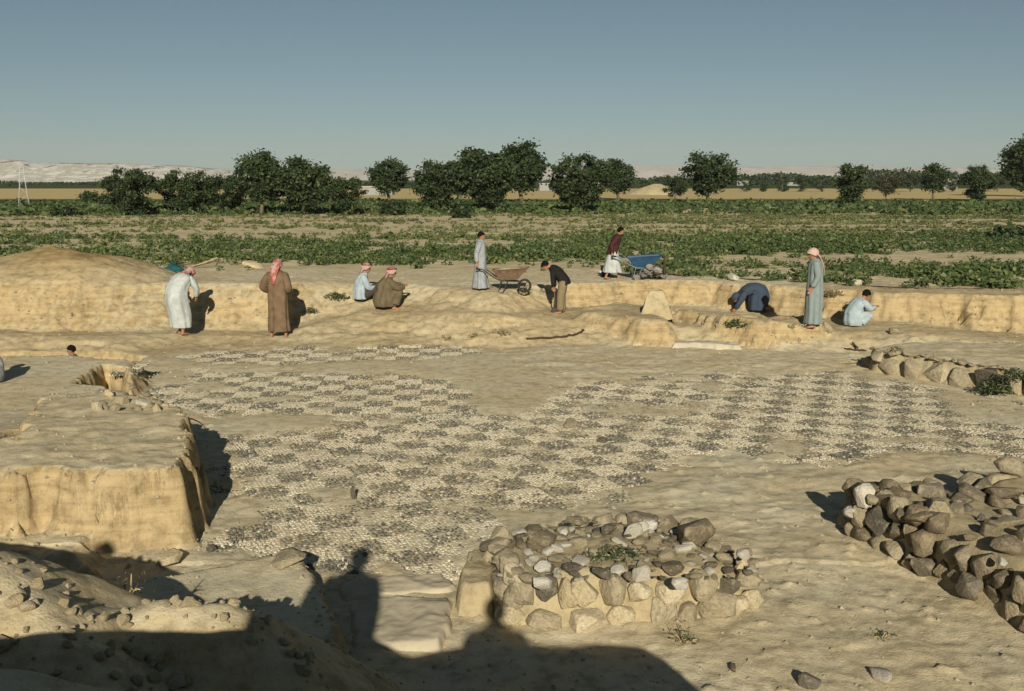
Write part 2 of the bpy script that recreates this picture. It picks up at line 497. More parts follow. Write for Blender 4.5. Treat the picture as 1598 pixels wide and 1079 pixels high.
def height(x, y, covered=True):
    x = np.asarray(x, float)
    y = np.asarray(y, float)
    big = fbm(x, y, 0.35, 3, 1)
    fine = fbm(x, y, 2.2, 5, 2)
    xj = x + 0.22 * fbm(x, y, 1.1, 3, 3)
    yj = y + 0.45 * fbm(x, y, .45, 2, 12) + 0.24 * fbm(x, y, 1.4, 4, 4) + 0.17 * fbm(x, y, 5, 4, 9, .6)
    I = lambda k: np.interp(xj, PX, PROF[:, k])
    y1, y2, zm, y3, y4, zt = (I(k) for k in range(1, 7))
    h = zm * sstep((yj - y1) / (y2 - y1)) + (zt - zm) * sstep((yj - y3) / (y4 - y3))
    back = sstep((y - y4) / 3.0)
    h = h * (1 - back * (y > y4)) + 1.0 * back * (y > y4)
    # spoil heap on the left
    r = np.sqrt(((x + 12.2) / 3.6) ** 2 + ((y - 26.9) / 2.6) ** 2) + 0.10 * fbm(x, y, 0.9, 3, 21)
    h = h + 0.95 * np.clip(1 - r, 0, 1) ** 0.85
    r2 = np.sqrt(((x + 10.6) / 2.3) ** 2 + ((y - 26.6) / 1.8) ** 2)
    h = h + 0.22 * np.clip(1 - r2, 0, 1)
    lumps = fbm(x, y, 7.0, 3, 14)
    rough = 0.05 * big + 0.04 * fine + 0.010 * lumps + 0.025 * sstep((lumps - .5) / .2)
    m = sstep(sdpoly(x, y, POLY_FLOOR_MOSAIC) / 0.5)
    h = h + rough * (1 - m) + (0.012 * fine + 0.010 * big) * m
    # low wall stub, baulks, ledges
    h = plateau(h, x, y, POLY_LEDGE, 0.32 + 0.05 * big + 0.02 * fine + 0.25 * sstep((15.0 - y) / 3.0), 0.35, 1.0, 31)
    h = plateau(h, x, y, POLY_TRENCH, -0.95 + 0.05 * fine, 0.35, 1.0, 33)
    h = plateau(h, x, y, POLY_HOLE, -0.6, 0.22, 0.8, 35)
    h = plateau(h, x, y, POLY_FTRENCH, -0.55 + 0.05 * fine, 0.30, 1.0, 37)
    h = plateau(h, x, y, POLY_APRON, 0.18 + 0.05 * fine + 0.02 * big, 0.25, 1.0, 39)
    top = 0.80 + 0.06 * big + 0.045 * fine + 0.012 * lumps + 0.03 * np.clip((y - 13.6) / 1.0, 0, 1)
    h = plateau(h, x, y, POLY_BLOCK, top, 0.20, 1.25, 41)
    h = plateau(h, x, y, POLY_FLEDGE, 0.25 + 0.02 * fine, 0.14, 0.5, 43)
    h = plateau(h, x, y, POLY_WALLET, 0.56 + 0.06 * fine, 0.35, 0.8, 45)
    h = plateau(h, x, y, POLY_BAULK, 0.62 + 0.10 * fine - 0.10 * sstep((x - 4.5) / 2.5), 0.22, 1.6, 47)
    h = plateau(h, x, y, POLY_RTERR, 0.36 + 0.05 * fine, 0.30, 0.7, 49)
    # spoil round the foot of the stone piles
    # the mound the camera stands on
    cx = sstep((2.75 - x + 0.15 * fine) / 1.6)
    yy = y + 0.12 * fbm(x, y, 1.2, 3, 61)
    crest = 2.1 + .20 * sstep((-.55 - x) / .5) + .10 * fbm(x, y * 0, 1.1, 3, 68)
    mound = crest * (1 - np.clip((yy - 2.75) / 3.3, 0, 1)) * cx + 0.03 * fine
    h = np.where(y < 6.6, np.maximum(h, mound), h)
    h = ridge(h, x, y, [(-2.5, 6.3, .80), (-2.25, 6.2, 1.06), (-1.85, 6.15, 1.03), (-1.5, 6.0, .82), (-1.2, 5.9, .62)], 0.85, 63)
    h = ridge(h, x, y, [(-5.5, 6.7, 1.5), (-3.4, 6.15, 1.42), (-3.0, 5.85, 1.28), (-2.6, 5.5, 1.08), (-2.3, 5.3, .9)], 0.7, 65)
    if covered:
        zone = (y > 9.5) & (y < 23.5)
        if zone.any():
            h = h + 0
            h[zone] += drift(x[zone], y[zone])
    return h

def ground_z(x, y):
    return float(height(np.array([float(x)]), np.array([float(y)]))[0])

def G(px, py, y0=4.0, y1=34.0):
    """where the sight line through a pixel meets the ground"""
    r = ray(px, py)
    t = np.arange(y0, y1, 0.04) / r.y
    xs, ys, zs = r.x * t, r.y * t, CAM_Z + r.z * t
    hit = np.nonzero(height(xs, ys) >= zs)[0]
    i = hit[0] if len(hit) else len(t) - 1
    return Vector((xs[i], ys[i], float(height(xs[i:i + 1], ys[i:i + 1])[0])))

ys = np.concatenate([np.arange(-12, 3.6, 0.2), np.arange(3.6, 12, 0.032), np.arange(12, 19, 0.045), np.arange(19, 28.5, 0.06), np.arange(28.5, 36.5, 0.25)])
us = np.linspace(-1, 1, 600)
YY, UU = np.meshgrid(ys, us, indexing='ij')
XX = UU * (np.clip(YY, 0, 99) * 0.64 + 4.6)
ZZ = height(XX.ravel(), YY.ravel()).reshape(XX.shape)
# the far edge dives under the field
ZZ = ZZ - 0.25 * sstep((YY - 30.5) / 3.0)
gy, gx = np.gradient(ZZ)
dx = np.gradient(XX, axis=1)
dy = np.gradient(YY, axis=0)
steep = np.hypot(gx / dx, gy / dy)
slope_tone = np.clip((steep - 0.35) / 0.9, 0, 1) * 0.75  # steep faces get the fresh-cut colour, with the sun's extra brightness toned out
slope_tone = np.maximum(slope_tone, np.clip(1 - np.hypot((XX + 11.5) / 4.0, (YY - 26.5) / 3.0), 0, 1) * 1.2)
slope_tone = np.maximum(slope_tone, 0.45 * np.clip(sdpoly(XX, YY, [(-20, 19), (2.0, 22.3), (20, 20.5), (20, 27), (1, 27), (-20, 24.5)]) / 1.0, 0, 1))
slope_tone = np.clip(slope_tone, 0, 1)
nr, nc = XX.shape
idx = np.arange(nr * nc).reshape(nr, nc)
quads = np.stack([idx[:-1, :-1], idx[:-1, 1:], idx[1:, 1:], idx[1:, :-1]], -1).reshape(-1, 4)
fx = (XX[:-1, :-1] + XX[1:, 1:]).ravel() / 2
fy = (YY[:-1, :-1] + YY[1:, 1:]).ravel() / 2
V = np.stack([XX, YY, ZZ], -1).reshape(-1, 3)
F = slope_tone.ravel()
region = np.zeros(len(quads), int)
region[fy > np.interp(fx, PX, PROF[:, 1])] = 1
region[(((fx + 12.2) / 3.5) ** 2 + ((fy - 26.9) / 2.55) ** 2) < 1] = 2
region[sdpoly(fx, fy, POLY_BLOCK) > -0.32] = 3
region[sdpoly(fx, fy, POLY_BAULK) > -0.22] = 4
region[(fy < 6.75) & (fx < 3.2)] = 5
TERR = [('excavation_floor', None, None, 'structure'),
        ('earth_bank', None, None, 'structure'),
        ('spoil_heap', 'smooth heap of tan spoil earth piled on the bank at far left', 'spoil heap', None),
        ('earth_baulk', 'big flat-topped block of unexcavated earth at left, casting a black shadow', 'earth block', None),
        ('earth_baulk', 'low crumbling earth wall with dark cracks in front of the kneeling man', 'earth wall', None),
        ('foreground_mound', None, None, 'structure')]
for k, (nm, lab, cat, kind) in enumerate(TERR):
    q = quads[region == k]
    u, inv = np.unique(q, return_inverse=True)
    me = mesh_np(nm, V[u], inv.reshape(-1, 4))
    at = me.attributes.new('slope_tone', 'FLOAT', 'POINT')
    at.data.foreach_set('value', F[u].astype(np.float32))
    tag(link(nm, me, M['soil']), lab, cat, None, kind)

# ------------------------------------------------------------------ the plain to the horizon
def field_material():
    m, nt, bs = new_mat('field_soil')
    geo = nd(nt, 'ShaderNodeNewGeometry')
    sep = nd(nt, 'ShaderNodeSeparateXYZ')
    nt.links.new(geo.outputs['Position'], sep.inputs[0])
    mp = nd(nt, 'ShaderNodeMapping')
    mp.inputs['Scale'].default_value = (0.02, 0.12, 0.1)
    nt.links.new(geo.outputs['Position'], mp.inputs['Vector'])
    n1 = noise_tex(nt, 1.0, 5, 0.6, mp.outputs[0])
    n2 = noise_tex(nt, 1.3, 5, 0.6, geo.outputs['Position'])
    soil = ramp(nt, [(0.35, (0.42, 0.345, 0.20)), (0.65, (0.56, 0.48, 0.31))])
    nt.links.new(n2.outputs['Fac'], soil.inputs['Fac'])
    # bands of different crops with distance: log10 of y
    lg = nd(nt, 'ShaderNodeMath', operation='LOGARITHM')
    nt.links.new(sep.outputs['Y'], lg.inputs[0])
    lg.inputs[1].default_value = 10.0
    nj = nd(nt, 'ShaderNodeMath', operation='MULTIPLY_ADD')
    nt.links.new(n1.outputs['Fac'], nj.inputs[0])
    nj.inputs[1].default_value = 0.05
    nt.links.new(lg.outputs[0], nj.inputs[2])
    mr = nd(nt, 'ShaderNodeMapRange')
    mr.inputs['From Min'].default_value = 1.0
    mr.inputs['From Max'].default_value = 4.0
    nt.links.new(nj.outputs[0], mr.inputs['Value'])
    green, straw = (0.05, 0.075, 0.028), (0.50, 0.39, 0.19)
    f = lambda d: (math.log10(d) - 1) / 3
    b = ramp(nt, [(0, (0, 0, 0)), (f(118), (0, 0, 0)), (f(122), green), (f(150), green), (f(160), straw), (f(330), straw), (f(350), green), (1, (0.06, 0.075, 0.04))])
    nt.links.new(mr.outputs[0], b.inputs['Fac'])
    sw = nd(nt, 'ShaderNodeMath', operation='GREATER_THAN')
    nt.links.new(mr.outputs[0], sw.inputs[0])
    sw.inputs[1].default_value = f(119.5)
    c = mixc(nt, sw.outputs[0], soil.outputs['Color'], b.outputs['Color'])
    nt.links.new(c, bs.inputs['Base Color'])
    bs.inputs['Roughness'].default_value = 1.0
    bs.inputs['Specular IOR Level'].default_value = 0.03
    bump(nt, bs, n2.outputs['Fac'], 0.8, 0.15)
    return m

fy_ = np.concatenate([np.arange(28.2, 60, 0.5), np.geomspace(60, 12000, 60)])
fu = np.linspace(-1, 1, 121)
A, B = np.meshgrid(fy_, fu, indexing='ij')
FX = B * (A * 0.9 + 12)
edge = 0.6 * fbm(FX, A, 0.5, 3, 71)
FZ = 0.985 + 0.05 * fbm(FX, A, 0.6, 3, 73) - 0.35 * sstep((31.0 + edge - A) / 1.6)
n0, n1_ = A.shape
ii = np.arange(n0 * n1_).reshape(n0, n1_)
fq = np.stack([ii[:-1, :-1], ii[:-1, 1:], ii[1:, 1:], ii[1:, :-1]], -1).reshape(-1, 4)
tag(link('field', mesh_np('field', np.stack([FX, A, FZ], -1).reshape(-1, 3), fq), field_material()), kind='structure')

# pale track on the left
tr0 = [(-80, 337), (0, 334), (60, 330), (92, 326)]
pts = [P(a, b, 1.02) for a, b in tr0]
tv, tq = [], []
for i, p in enumerate(pts):
    w = 2.0
    tv += [(p.x, p.y - w, 1.07), (p.x, p.y + w, 1.07)]
    if i:
        tq.append((2 * i - 2, 2 * i, 2 * i + 1, 2 * i - 1))
tag(link('dirt_track', mesh_np('dirt_track', tv, tq), M['plaster']), kind='structure')

# chalk hills
def hill_material(name, white, tan, scale, patch):
    m, nt, bs = new_mat(name)
    geo = nd(nt, 'ShaderNodeNewGeometry')
    mp = nd(nt, 'ShaderNodeMapping')
    mp.inputs['Scale'].default_value = (scale, scale * 0.6, scale * 2.2)
    nt.links.new(geo.outputs['Position'], mp.inputs['Vector'])
    n1 = noise_tex(nt, 1.0, 6, 0.65, mp.outputs[0])
    a = nd(nt, 'ShaderNodeAttribute', attribute_name='slope_tone')
    ad = nd(nt, 'ShaderNodeMath', operation='MULTIPLY_ADD')
    nt.links.new(a.outputs['Fac'], ad.inputs[0])
    ad.inputs[1].default_value = 0.35
    nt.links.new(n1.outputs['Fac'], ad.inputs[2])
    r = ramp(nt, [(0.5, white), (0.6, tan), (0.7, white), (0.78, patch), (0.86, tan)])
    nt.links.new(ad.outputs[0], r.inputs['Fac'])
    nt.links.new(r.outputs['Color'], bs.inputs['Base Color'])
    bs.inputs['Roughness'].default_value = 1.0
    bs.inputs['Specular IOR Level'].default_value = 0.02
    return m

def hills(name, crest, y0, depth, mat, amp, seed, label=None):
    xs_ = np.linspace(crest[0][0], crest[-1][0], 420)
    cy = np.interp(xs_, [c[0] for c in crest], [c[1] for c in crest])
    n = 46
    vv, ff = [], []
    t = np.linspace(0, 1, n)
    for j, s in enumerate(t):
        yy_ = y0 + depth * s
        X = (xs_ - CX) / FPX * yy_ * 1.0
        top = CAM_Z + (539.5 - FPX * math.tan(PITCH) - cy) * 0 + (280.7 - cy) / FPX * (y0 + depth * 0.7) * 1.02
        prof = sstep(np.array(s / 0.7)) ** 0.8
        H = 0.5 + (top - 0.5) * prof
        H = H + amp * prof * (fbm(X, np.full_like(X, yy_), 0.012 * 900 / y0, 5, seed) + 0.5 * np.abs(fbm(X, np.full_like(X, yy_ * 0.4), 0.05 * 900 / y0, 4, seed + 3)))
        vv.append(np.stack([X, np.full_like(X, yy_) + amp * 2.0 * fbm(X, H * 3, 0.03 * 900 / y0, 4, seed + 7), H], -1))
        ff.append(np.full(len(X), s))
    vv = np.concatenate(vv)
    ff = np.concatenate(ff)
    m_ = len(xs_)
    k = np.arange(n * m_).reshape(n, m_)
    q = np.stack([k[:-1, :-1], k[:-1, 1:], k[1:, 1:], k[1:, :-1]], -1).reshape(-1, 4)
    me = mesh_np(name, vv, q)
    at = me.attributes.new('slope_tone', 'FLOAT', 'POINT')
    at.data.foreach_set('value', ff.astype(np.float32))
    tag(link(name, me, mat), kind='structure')

M['chalk'] = hill_material('chalk_cliff', (0.68, 0.66, 0.61), (0.42, 0.38, 0.29), 0.05, (0.20, 0.18, 0.13))
M['farhill'] = hill_material('far_chalk_hill', (0.62, 0.56, 0.48), (0.48, 0.43, 0.36), 0.006, (0.36, 0.33, 0.28))
hills('chalk_hills', [(-500, 246), (-150, 248), (0, 252), (45, 253), (60, 257), (180, 257), (300, 260), (350, 265), (400, 272), (480, 279), (540, 283)], 900, 260, M['chalk'], 2.0, 81)
hills('far_hills', [(-700, 266), (250, 264), (420, 265), (560, 266), (700, 267), (850, 262), (1000, 260), (1200, 261), (1400, 263), (1550, 264), (1800, 258), (2300, 258)], 4200, 1500, M['farhill'], 6.0, 91)

# ------------------------------------------------------------------ mesh builder
class MB:
    def __init__(self):
        self.v, self.f = [], []

    def add(self, vs, fs):
        o = len(self.v)
        self.v += [tuple(p) for p in vs]
        self.f += [tuple(i + o for i in f) for f in fs]
        return self

    def tube(self, pts, radii, n=10, caps=True, flat=None):
        pts = [Vector(p) for p in pts]
        if not hasattr(radii, '__len__'):
            radii = [radii] * len(pts)
        d0 = (pts[1] - pts[0]).normalized()
        u = d0.orthogonal().normalized()
        if flat is not None:
            u = (Vector(flat) - d0 * d0.dot(Vector(flat))).normalized()
        vs, fs = [], []
        ring = []
        for i, p in enumerate(pts):
            if i == 0:
                d = pts[1] - pts[0]
            elif i == len(pts) - 1:
                d = pts[-1] - pts[-2]
            else:
                d = (pts[i + 1] - pts[i]).normalized() + (pts[i] - pts[i - 1]).normalized()
            d.normalize()
            u = (u - d * d.dot(u)).normalized()
            w = d.cross(u)
            ra = radii[i]
            ru, rw = ra if isinstance(ra, tuple) else (ra, ra)
            ring.append([len(vs) + k for k in range(n)])
            vs += [p + u * (ru * math.cos(2 * math.pi * k / n)) + w * (rw * math.sin(2 * math.pi * k / n)) for k in range(n)]
        for a, b in zip(ring[:-1], ring[1:]):
            for k in range(n):
                fs.append((a[k], a[(k + 1) % n], b[(k + 1) % n], b[k]))
        if caps:
            fs.append(tuple(reversed(ring[0])))
            fs.append(tuple(ring[-1]))
        return self.add(vs, fs)

    def ell(self, c, r, rot=None, n=14, m=9):
        c = Vector(c)
        vs, fs = [], []
        R = rot if rot is not None else Matrix.Identity(3)
        for j in range(m + 1):
            th = math.pi * j / m
            for k in range(n):
                ph = 2 * math.pi * k / n
                q = Vector((r[0] * math.sin(th) * math.cos(ph), r[1] * math.sin(th) * math.sin(ph), r[2] * math.cos(th)))
                vs.append(c + R @ q)
        for j in range(m):
            for k in range(n):
                a, b = j * n + k, j * n + (k + 1) % n
                fs.append((a, a + n, b + n, b))
        return self.add(vs, fs)

    def box(self, c, s, rot=None, taper=1.0):
        c = Vector(c)
        R = rot if rot is not None else Matrix.Identity(3)
        vs = []
        for z in (-1, 1):
            t = 1.0 if z < 0 else taper
            for x, y in ((-1, -1), (1, -1), (1, 1), (-1, 1)):
                vs.append(c + R @ Vector((x * s[0] * t, y * s[1] * t, z * s[2])))
        return self.add(vs, [(3, 2, 1, 0), (4, 5, 6, 7), (0, 1, 5, 4), (1, 2, 6, 5), (2, 3, 7, 6), (3, 0, 4, 7)])

    def loft(self, rings, n=36, steps=6, amp=0.0, kf=7, seed=0, amp_end=None, cap0=False, cap1=False):
        """rings: (centre, u, v) half-axis vectors, Catmull-Rom between them; folds run down the cloth"""
        R = [(Vector(c), Vector(u), Vector(v)) for c, u, v in rings]
        def cr(a, b, c, d, t):
            return 0.5 * ((2 * b) + (c - a) * t + (2 * a - 5 * b + 4 * c - d) * t * t + (3 * b - a - 3 * c + d) * t ** 3)
        seq = []
        N = len(R)
        for i in range(N - 1):
            q = [R[max(i - 1, 0)], R[i], R[i + 1], R[min(i + 2, N - 1)]]
            for s in range(steps):
                t = s / steps
                seq.append((tuple(cr(q[0][j], q[1][j], q[2][j], q[3][j], t) for j in range(3)), (i + t) / (N - 1)))
        seq.append((R[-1], 1.0))
        rr = random.Random(seed)
        p1, p2, p3 = (rr.uniform(0, 6.28) for _ in range(3))
        vs, fs = [], []
        for (c, u, v), t in seq:
            a_ = amp if amp_end is None else amp + (amp_end - amp) * t
            for k in range(n):
                g = 2 * math.pi * k / n
                f = 1 + a_ * (math.sin(kf * g + p1 + 1.5 * t) * 0.6 + math.sin((kf * 2 - 3) * g + p2 - 3 * t) * 0.35 + math.sin(3 * g + p3 + 6 * t) * 0.5)
                vs.append(c + (u * math.cos(g) + v * math.sin(g)) * f)
        L = len(seq)
        for j in range(L - 1):
            for k in range(n):
                a, b = j * n + k, j * n + (k + 1) % n
                fs.append((a, b, b + n, a + n))
        if cap0:
            fs.append(tuple(range(n - 1, -1, -1)))
        if cap1:
            fs.append(tuple((L - 1) * n + k for k in range(n)))
        return self.add(vs, fs)

    def mesh(self, name, smooth=True):
        me = bpy.data.meshes.new(name)
        me.from_pydata(self.v, [], self.f)
        me.polygons.foreach_set('use_smooth', [smooth] * len(me.polygons))
        me.update()
        return me

    def build(self, name, mat, parent=None, smooth=True):
        return link(name, self.mesh(name, smooth), mat, parent)

def bevel(o, w, seg=2):
    m = o.modifiers.new('bevel', 'BEVEL')
    m.width = w
    m.segments = seg
    m.limit_method = 'ANGLE'
    return o

def lerp(a, b, t):
    return Vector(a) * (1 - t) + Vector(b) * t

# ------------------------------------------------------------------ pebble mosaic
def pebble_mat(name, lo, hi):
    m, nt, bs = new_mat(name)
    a = nd(nt, 'ShaderNodeAttribute', attribute_name='tone')
    r = ramp(nt, [(0.0, lo[0]), (0.45, lo[1]), (0.55, hi[0]), (1.0, hi[1])])
    nt.links.new(a.outputs['Fac'], r.inputs['Fac'])
    tc = nd(nt, 'ShaderNodeTexCoord').outputs['Object']
    n1 = noise_tex(nt, 14, 4, 0.6, tc)
    rr_ = ramp(nt, [(0.5, (0, 0, 0)), (0.78, (0.7, 0.7, 0.7))])
    nt.links.new(n1.outputs['Fac'], rr_.inputs['Fac'])
    c = mixc(nt, rr_.outputs['Color'], r.outputs['Color'], (0.5, 0.42, 0.28))
    nt.links.new(c, bs.inputs['Base Color'])
    bs.inputs['Roughness'].default_value = 0.85
    return m

M['pebble'] = pebble_mat('mosaic_pebble', ((0.07, 0.07, 0.06), (0.19, 0.175, 0.135)), ((0.42, 0.37, 0.265), (0.57, 0.52, 0.40)))
M['bed'] = plain('mortar_bed', (0.46, 0.40, 0.29), 1.0, 0.15, 12, 0.03, 0.6, 0.01)
S_SQ = 0.465

def square_mesh(dark, keep, seed, n=11):
    r = np.random.default_rng(seed)
    k = np.arange(n)
    gx_, gy_ = np.meshgrid(k, k)
    c = (np.stack([gx_, gy_], -1).reshape(-1, 2) + 0.5 + r.uniform(-0.3, 0.3, (n * n, 2))) / n - 0.5
    # ragged rim and worn spots
    w = fbm(c[:, 0] * 4 + seed * 3.1, c[:, 1] * 4 + seed, 1.0, 3, seed) * 0.5 + 0.5
    c = c[w < keep + 0.25 * r.random(len(w))] * S_SQ * 1.02
    m = len(c)
    ang = np.arange(5) * 2 * np.pi / 5
    rad = r.uniform(0.017, 0.026, m)
    asp = r.uniform(0.6, 1.0, m)
    rot = r.uniform(0, np.pi, m)
    h = r.uniform(0.005, 0.013, m)
    vs = np.zeros((m, 10, 3))
    for lvl, (s, zz) in enumerate(((1.0, -0.02), (0.86, 1.0))):
        x0 = np.cos(ang)[None] * rad[:, None] * s
        y0 = np.sin(ang)[None] * rad[:, None] * s * asp[:, None]
        vs[:, lvl * 5:lvl * 5 + 5, 0] = c[:, :1] + x0 * np.cos(rot)[:, None] - y0 * np.sin(rot)[:, None]
        vs[:, lvl * 5:lvl * 5 + 5, 1] = c[:, 1:] + x0 * np.sin(rot)[:, None] + y0 * np.cos(rot)[:, None]
        vs[:, lvl * 5:lvl * 5 + 5, 2] = (h[:, None] if lvl else -0.02)
    base = (np.arange(m) * 10)[:, None]
    q = [np.concatenate([base + a, base + (a + 1) % 5, base + 5 + (a + 1) % 5, base + 5 + a], 1) for a in range(5)]
    q += [np.concatenate([base + 5, base + 6, base + 7, base + 8], 1), np.concatenate([base + 5, base + 8, base + 9, base + 9], 1)]
    quads_ = np.concatenate(q[:6])
    tri = np.concatenate([base + 5, base + 8, base + 9], 1)
    me = bpy.data.meshes.new('mosaic_square')
    me.from_pydata(vs.reshape(-1, 3).tolist(), [], quads_.tolist() + tri.tolist())
    is_dark = r.random(m) < (0.86 if dark else 0.05)
    tone = np.where(is_dark, r.uniform(0, 0.45, m), r.uniform(0.55, 1.0, m))
    at = me.attributes.new('tone', 'FLOAT', 'POINT')
    at.data.foreach_set('value', np.repeat(tone, 10).astype(np.float32))
    me.materials.append(M['pebble'])
    return me

SQ = {}
for dk in (0, 1):
    for kp in range(3):
        SQ[dk, kp] = [square_mesh(dk, (0.95, 0.62, 0.36)[kp], 100 + dk * 30 + kp * 10 + i) for i in range(4)]

def mosaic(name, label, origin, theta, poly, ni, nj, wear, seed):
    root = empty(name, (origin[0], origin[1], 0))
    tag(root, label, 'mosaic', 'pebble mosaic panels of the floor')
    r = random.Random(seed)
    ct, st = math.cos(theta), math.sin(theta)
    cand = []
    for i in range(-ni, ni + 1):
        for j in range(-nj, nj + 1):
            x = origin[0] + S_SQ * (i * ct - j * st)
            y = origin[1] + S_SQ * (i * st + j * ct)
            cand.append((i, j, x, y))
    xs_ = np.array([c[2] for c in cand])
    ys_ = np.array([c[3] for c in cand])
    ok = sdpoly(xs_, ys_, poly) + 0.2 * fbm(xs_, ys_, 1.3, 2, seed)
    bare = np.max([sdpoly(xs_, ys_, b) for b in BARE], axis=0)
    zz = height(xs_, ys_, False)
    wr = fbm(xs_, ys_, 0.45, 3, seed + 4) * 0.5 + 0.5 + wear
    sel = []
    for k, (i, j, x, y) in enumerate(cand):
        if ok[k] < -0.25 or bare[k] > 0.25 or abs(x) > y * 0.64 + 2.0:
            continue
        edge_ = False
        kp = 0 if wr[k] < 0.6 else 1 if wr[k] < 0.8 else 2
        if edge_:
            kp = min(2, kp + 1)
        sel.append((y, i, j, x, zz[k], kp))
    sel.sort()
    extra = []
    for n_, (y, i, j, x, z, kp) in enumerate(sel):
        me = r.choice(SQ[(i + j) % 2, kp])
        M4 = Matrix.Translation((x - origin[0] + r.uniform(-.02, .02), y - origin[1] + r.uniform(-.02, .02), z - 0.002 + r.uniform(-.003, .003))) @ Matrix.Rotation(theta + r.choice((0, 1, 2, 3)) * math.pi / 2 + r.uniform(-.05, .05), 4, 'Z')
        if n_ < 300:
            o = tag(link('mosaic_square', me, None, root), kind='stuff')
            o.matrix_local = M4
        else:
            extra.append((me, M4))
    if extra:
        vs, fs, tn = [], [], []
        off = 0
        for me, M4 in extra:
            n = len(me.vertices)
            co = np.empty(n * 3, np.float32)
            me.vertices.foreach_get('co', co)
            A4 = np.array(M4)
            vs.append(co.reshape(-1, 3) @ A4[:3, :3].T + A4[:3, 3])
            tv_ = np.empty(n, np.float32)
            me.attributes['tone'].data.foreach_get('value', tv_)
            tn.append(tv_)
            fs += [tuple(v + off for v in p.vertices) for p in me.polygons]
            off += n
        me = bpy.data.meshes.new('mosaic_pebbles')
        me.from_pydata(np.concatenate(vs).tolist(), [], fs)
        at = me.attributes.new('tone', 'FLOAT', 'POINT')
        at.data.foreach_set('value', np.concatenate(tn))
        tag(link('mosaic_pebbles', me, M['pebble'], root), kind='stuff')
    return len(sel)

n_b = mosaic('mosaic_floor', 'large diagonal checkerboard of dark and pale pebbles across the excavated floor', P(800, 720, 0)[:2], math.radians(25), PB, 30, 26, -0.02, 5)
n_a = mosaic('mosaic_floor', 'straight checkerboard pebble panel at left, right behind the earth block', P(470, 615, 0)[:2], math.radians(4), PA, 14, 12, -0.05, 6)
n_c = mosaic('mosaic_floor', 'narrow worn strip of pebble squares at the foot of the bank', P(500, 555, 0)[:2], math.radians(3), PC, 18, 6, 0.3, 8)
print('mosaic squares', n_b, n_a, n_c)

# ------------------------------------------------------------------ stones
def hull_mesh(name, seed, npts=18, mat=None, boxy=0.5, smooth_iter=0):
    r = random.Random(seed)
    bm = bmesh.new()
    for _ in range(npts):
        d = Vector((r.gauss(0, 1), r.gauss(0, 1), r.gauss(0, 1))).normalized()
        m_ = max(abs(d.x), abs(d.y), abs(d.z))
        p = d * (1 - boxy) + d / m_ * boxy * 0.85
        bm.verts.new(p * r.uniform(0.86, 1.06))
    res = bmesh.ops.convex_hull(bm, input=bm.verts)
    bmesh.ops.delete(bm, geom=[g for g in res['geom_unused'] if isinstance(g, bmesh.types.BMVert)], context='VERTS')
    bmesh.ops.dissolve_limit(bm, angle_limit=0.28, verts=bm.verts, edges=bm.edges)
    bmesh.ops.bevel(bm, geom=list(bm.edges), offset=0.10, segments=2, affect='EDGES', profile=0.55, clamp_overlap=True)
    bmesh.ops.triangulate(bm, faces=[f for f in bm.faces if len(f.verts) > 4])
    for _ in range(1):
        bmesh.ops.smooth_vert(bm, verts=bm.verts, factor=0.15, use_axis_x=True, use_axis_y=True, use_axis_z=True)
    for v in bm.verts:
        v.co += v.co.normalized() * 0.03 * r.uniform(-1, 1)
    me = bpy.data.meshes.new(name)
    bm.to_mesh(me)
    bm.free()
    me.polygons.foreach_set('use_smooth', [True] * len(me.polygons))
    if mat:
        me.materials.append(mat)
    return me

STN = {}
for kind, mk in (('brown', 'stone_brown'), ('white', 'stone_white'), ('muddy', 'stone_muddy'), ('clod', 'clod'), ('grey', 'grey_rubble')):
    STN[kind] = [hull_mesh('stone', hash_ + i, 16 + i % 7, M[mk], 0.25 + 0.5 * ((i * 7) % 5) / 5) for hash_, i in zip([{'brown': 10, 'white': 40, 'muddy': 70, 'clod': 90, 'grey': 130}[kind]] * 9, range(9))]

def stone(parent, kind, loc, size, rot, r, name='stone'):
    """a stone is a child of parent (parent stands unrotated at its own location)"""
    o = link(name, r.choice(STN[kind]), None, parent)
    p = Vector(parent.location) if parent else Vector((0, 0, 0))
    o.location = Vector(loc) - p
    o.scale = size
    o.rotation_euler = rot
    return o

def pick(r, table):
    t = r.random()
    for k, p in table:
        if t < p:
            return k
        t -= p
    return table[-1][0]

def rubble_core(name, poly, z0, ztop, mat, parent, inset=0.1, seed=0):
    """uneven earth core inside a stone pile"""
    xs_ = [p[0] for p in poly]
    ys_ = [p[1] for p in poly]
    nx = int((max(xs_) - min(xs_) + 0.6) / 0.07) + 2
    ny = int((max(ys_) - min(ys_) + 0.6) / 0.07) + 2
    gx_, gy_ = np.meshgrid(np.linspace(min(xs_) - 0.3, max(xs_) + 0.3, nx), np.linspace(min(ys_) - 0.3, max(ys_) + 0.3, ny))
    sd = sdpoly(gx_, gy_, poly)
    sd = sd + 0.06 * fbm(gx_, gy_, 3, 3, seed)
    t = sstep((sd - inset + 0.12) / 0.22)
    z = z0 - 0.05 + (ztop(gx_, gy_) - z0 + 0.05) * t + 0.03 * fbm(gx_, gy_, 5, 3, seed + 1) * t
    k = np.arange(nx * ny).reshape(ny, nx)
    q = np.stack([k[:-1, :-1], k[:-1, 1:], k[1:, 1:], k[1:, :-1]], -1).reshape(-1, 4)
    keep = (t.ravel()[q].max(1) > 0.001)
    q = q[keep]
    p = Vector(parent.location)
    v = np.stack([gx_ - p.x, gy_ - p.y, z - p.z], -1).reshape(-1, 3)
    u, inv = np.unique(q, return_inverse=True)
    return link(name, mesh_np(name, v[u], inv.reshape(-1, 4)), mat, parent)

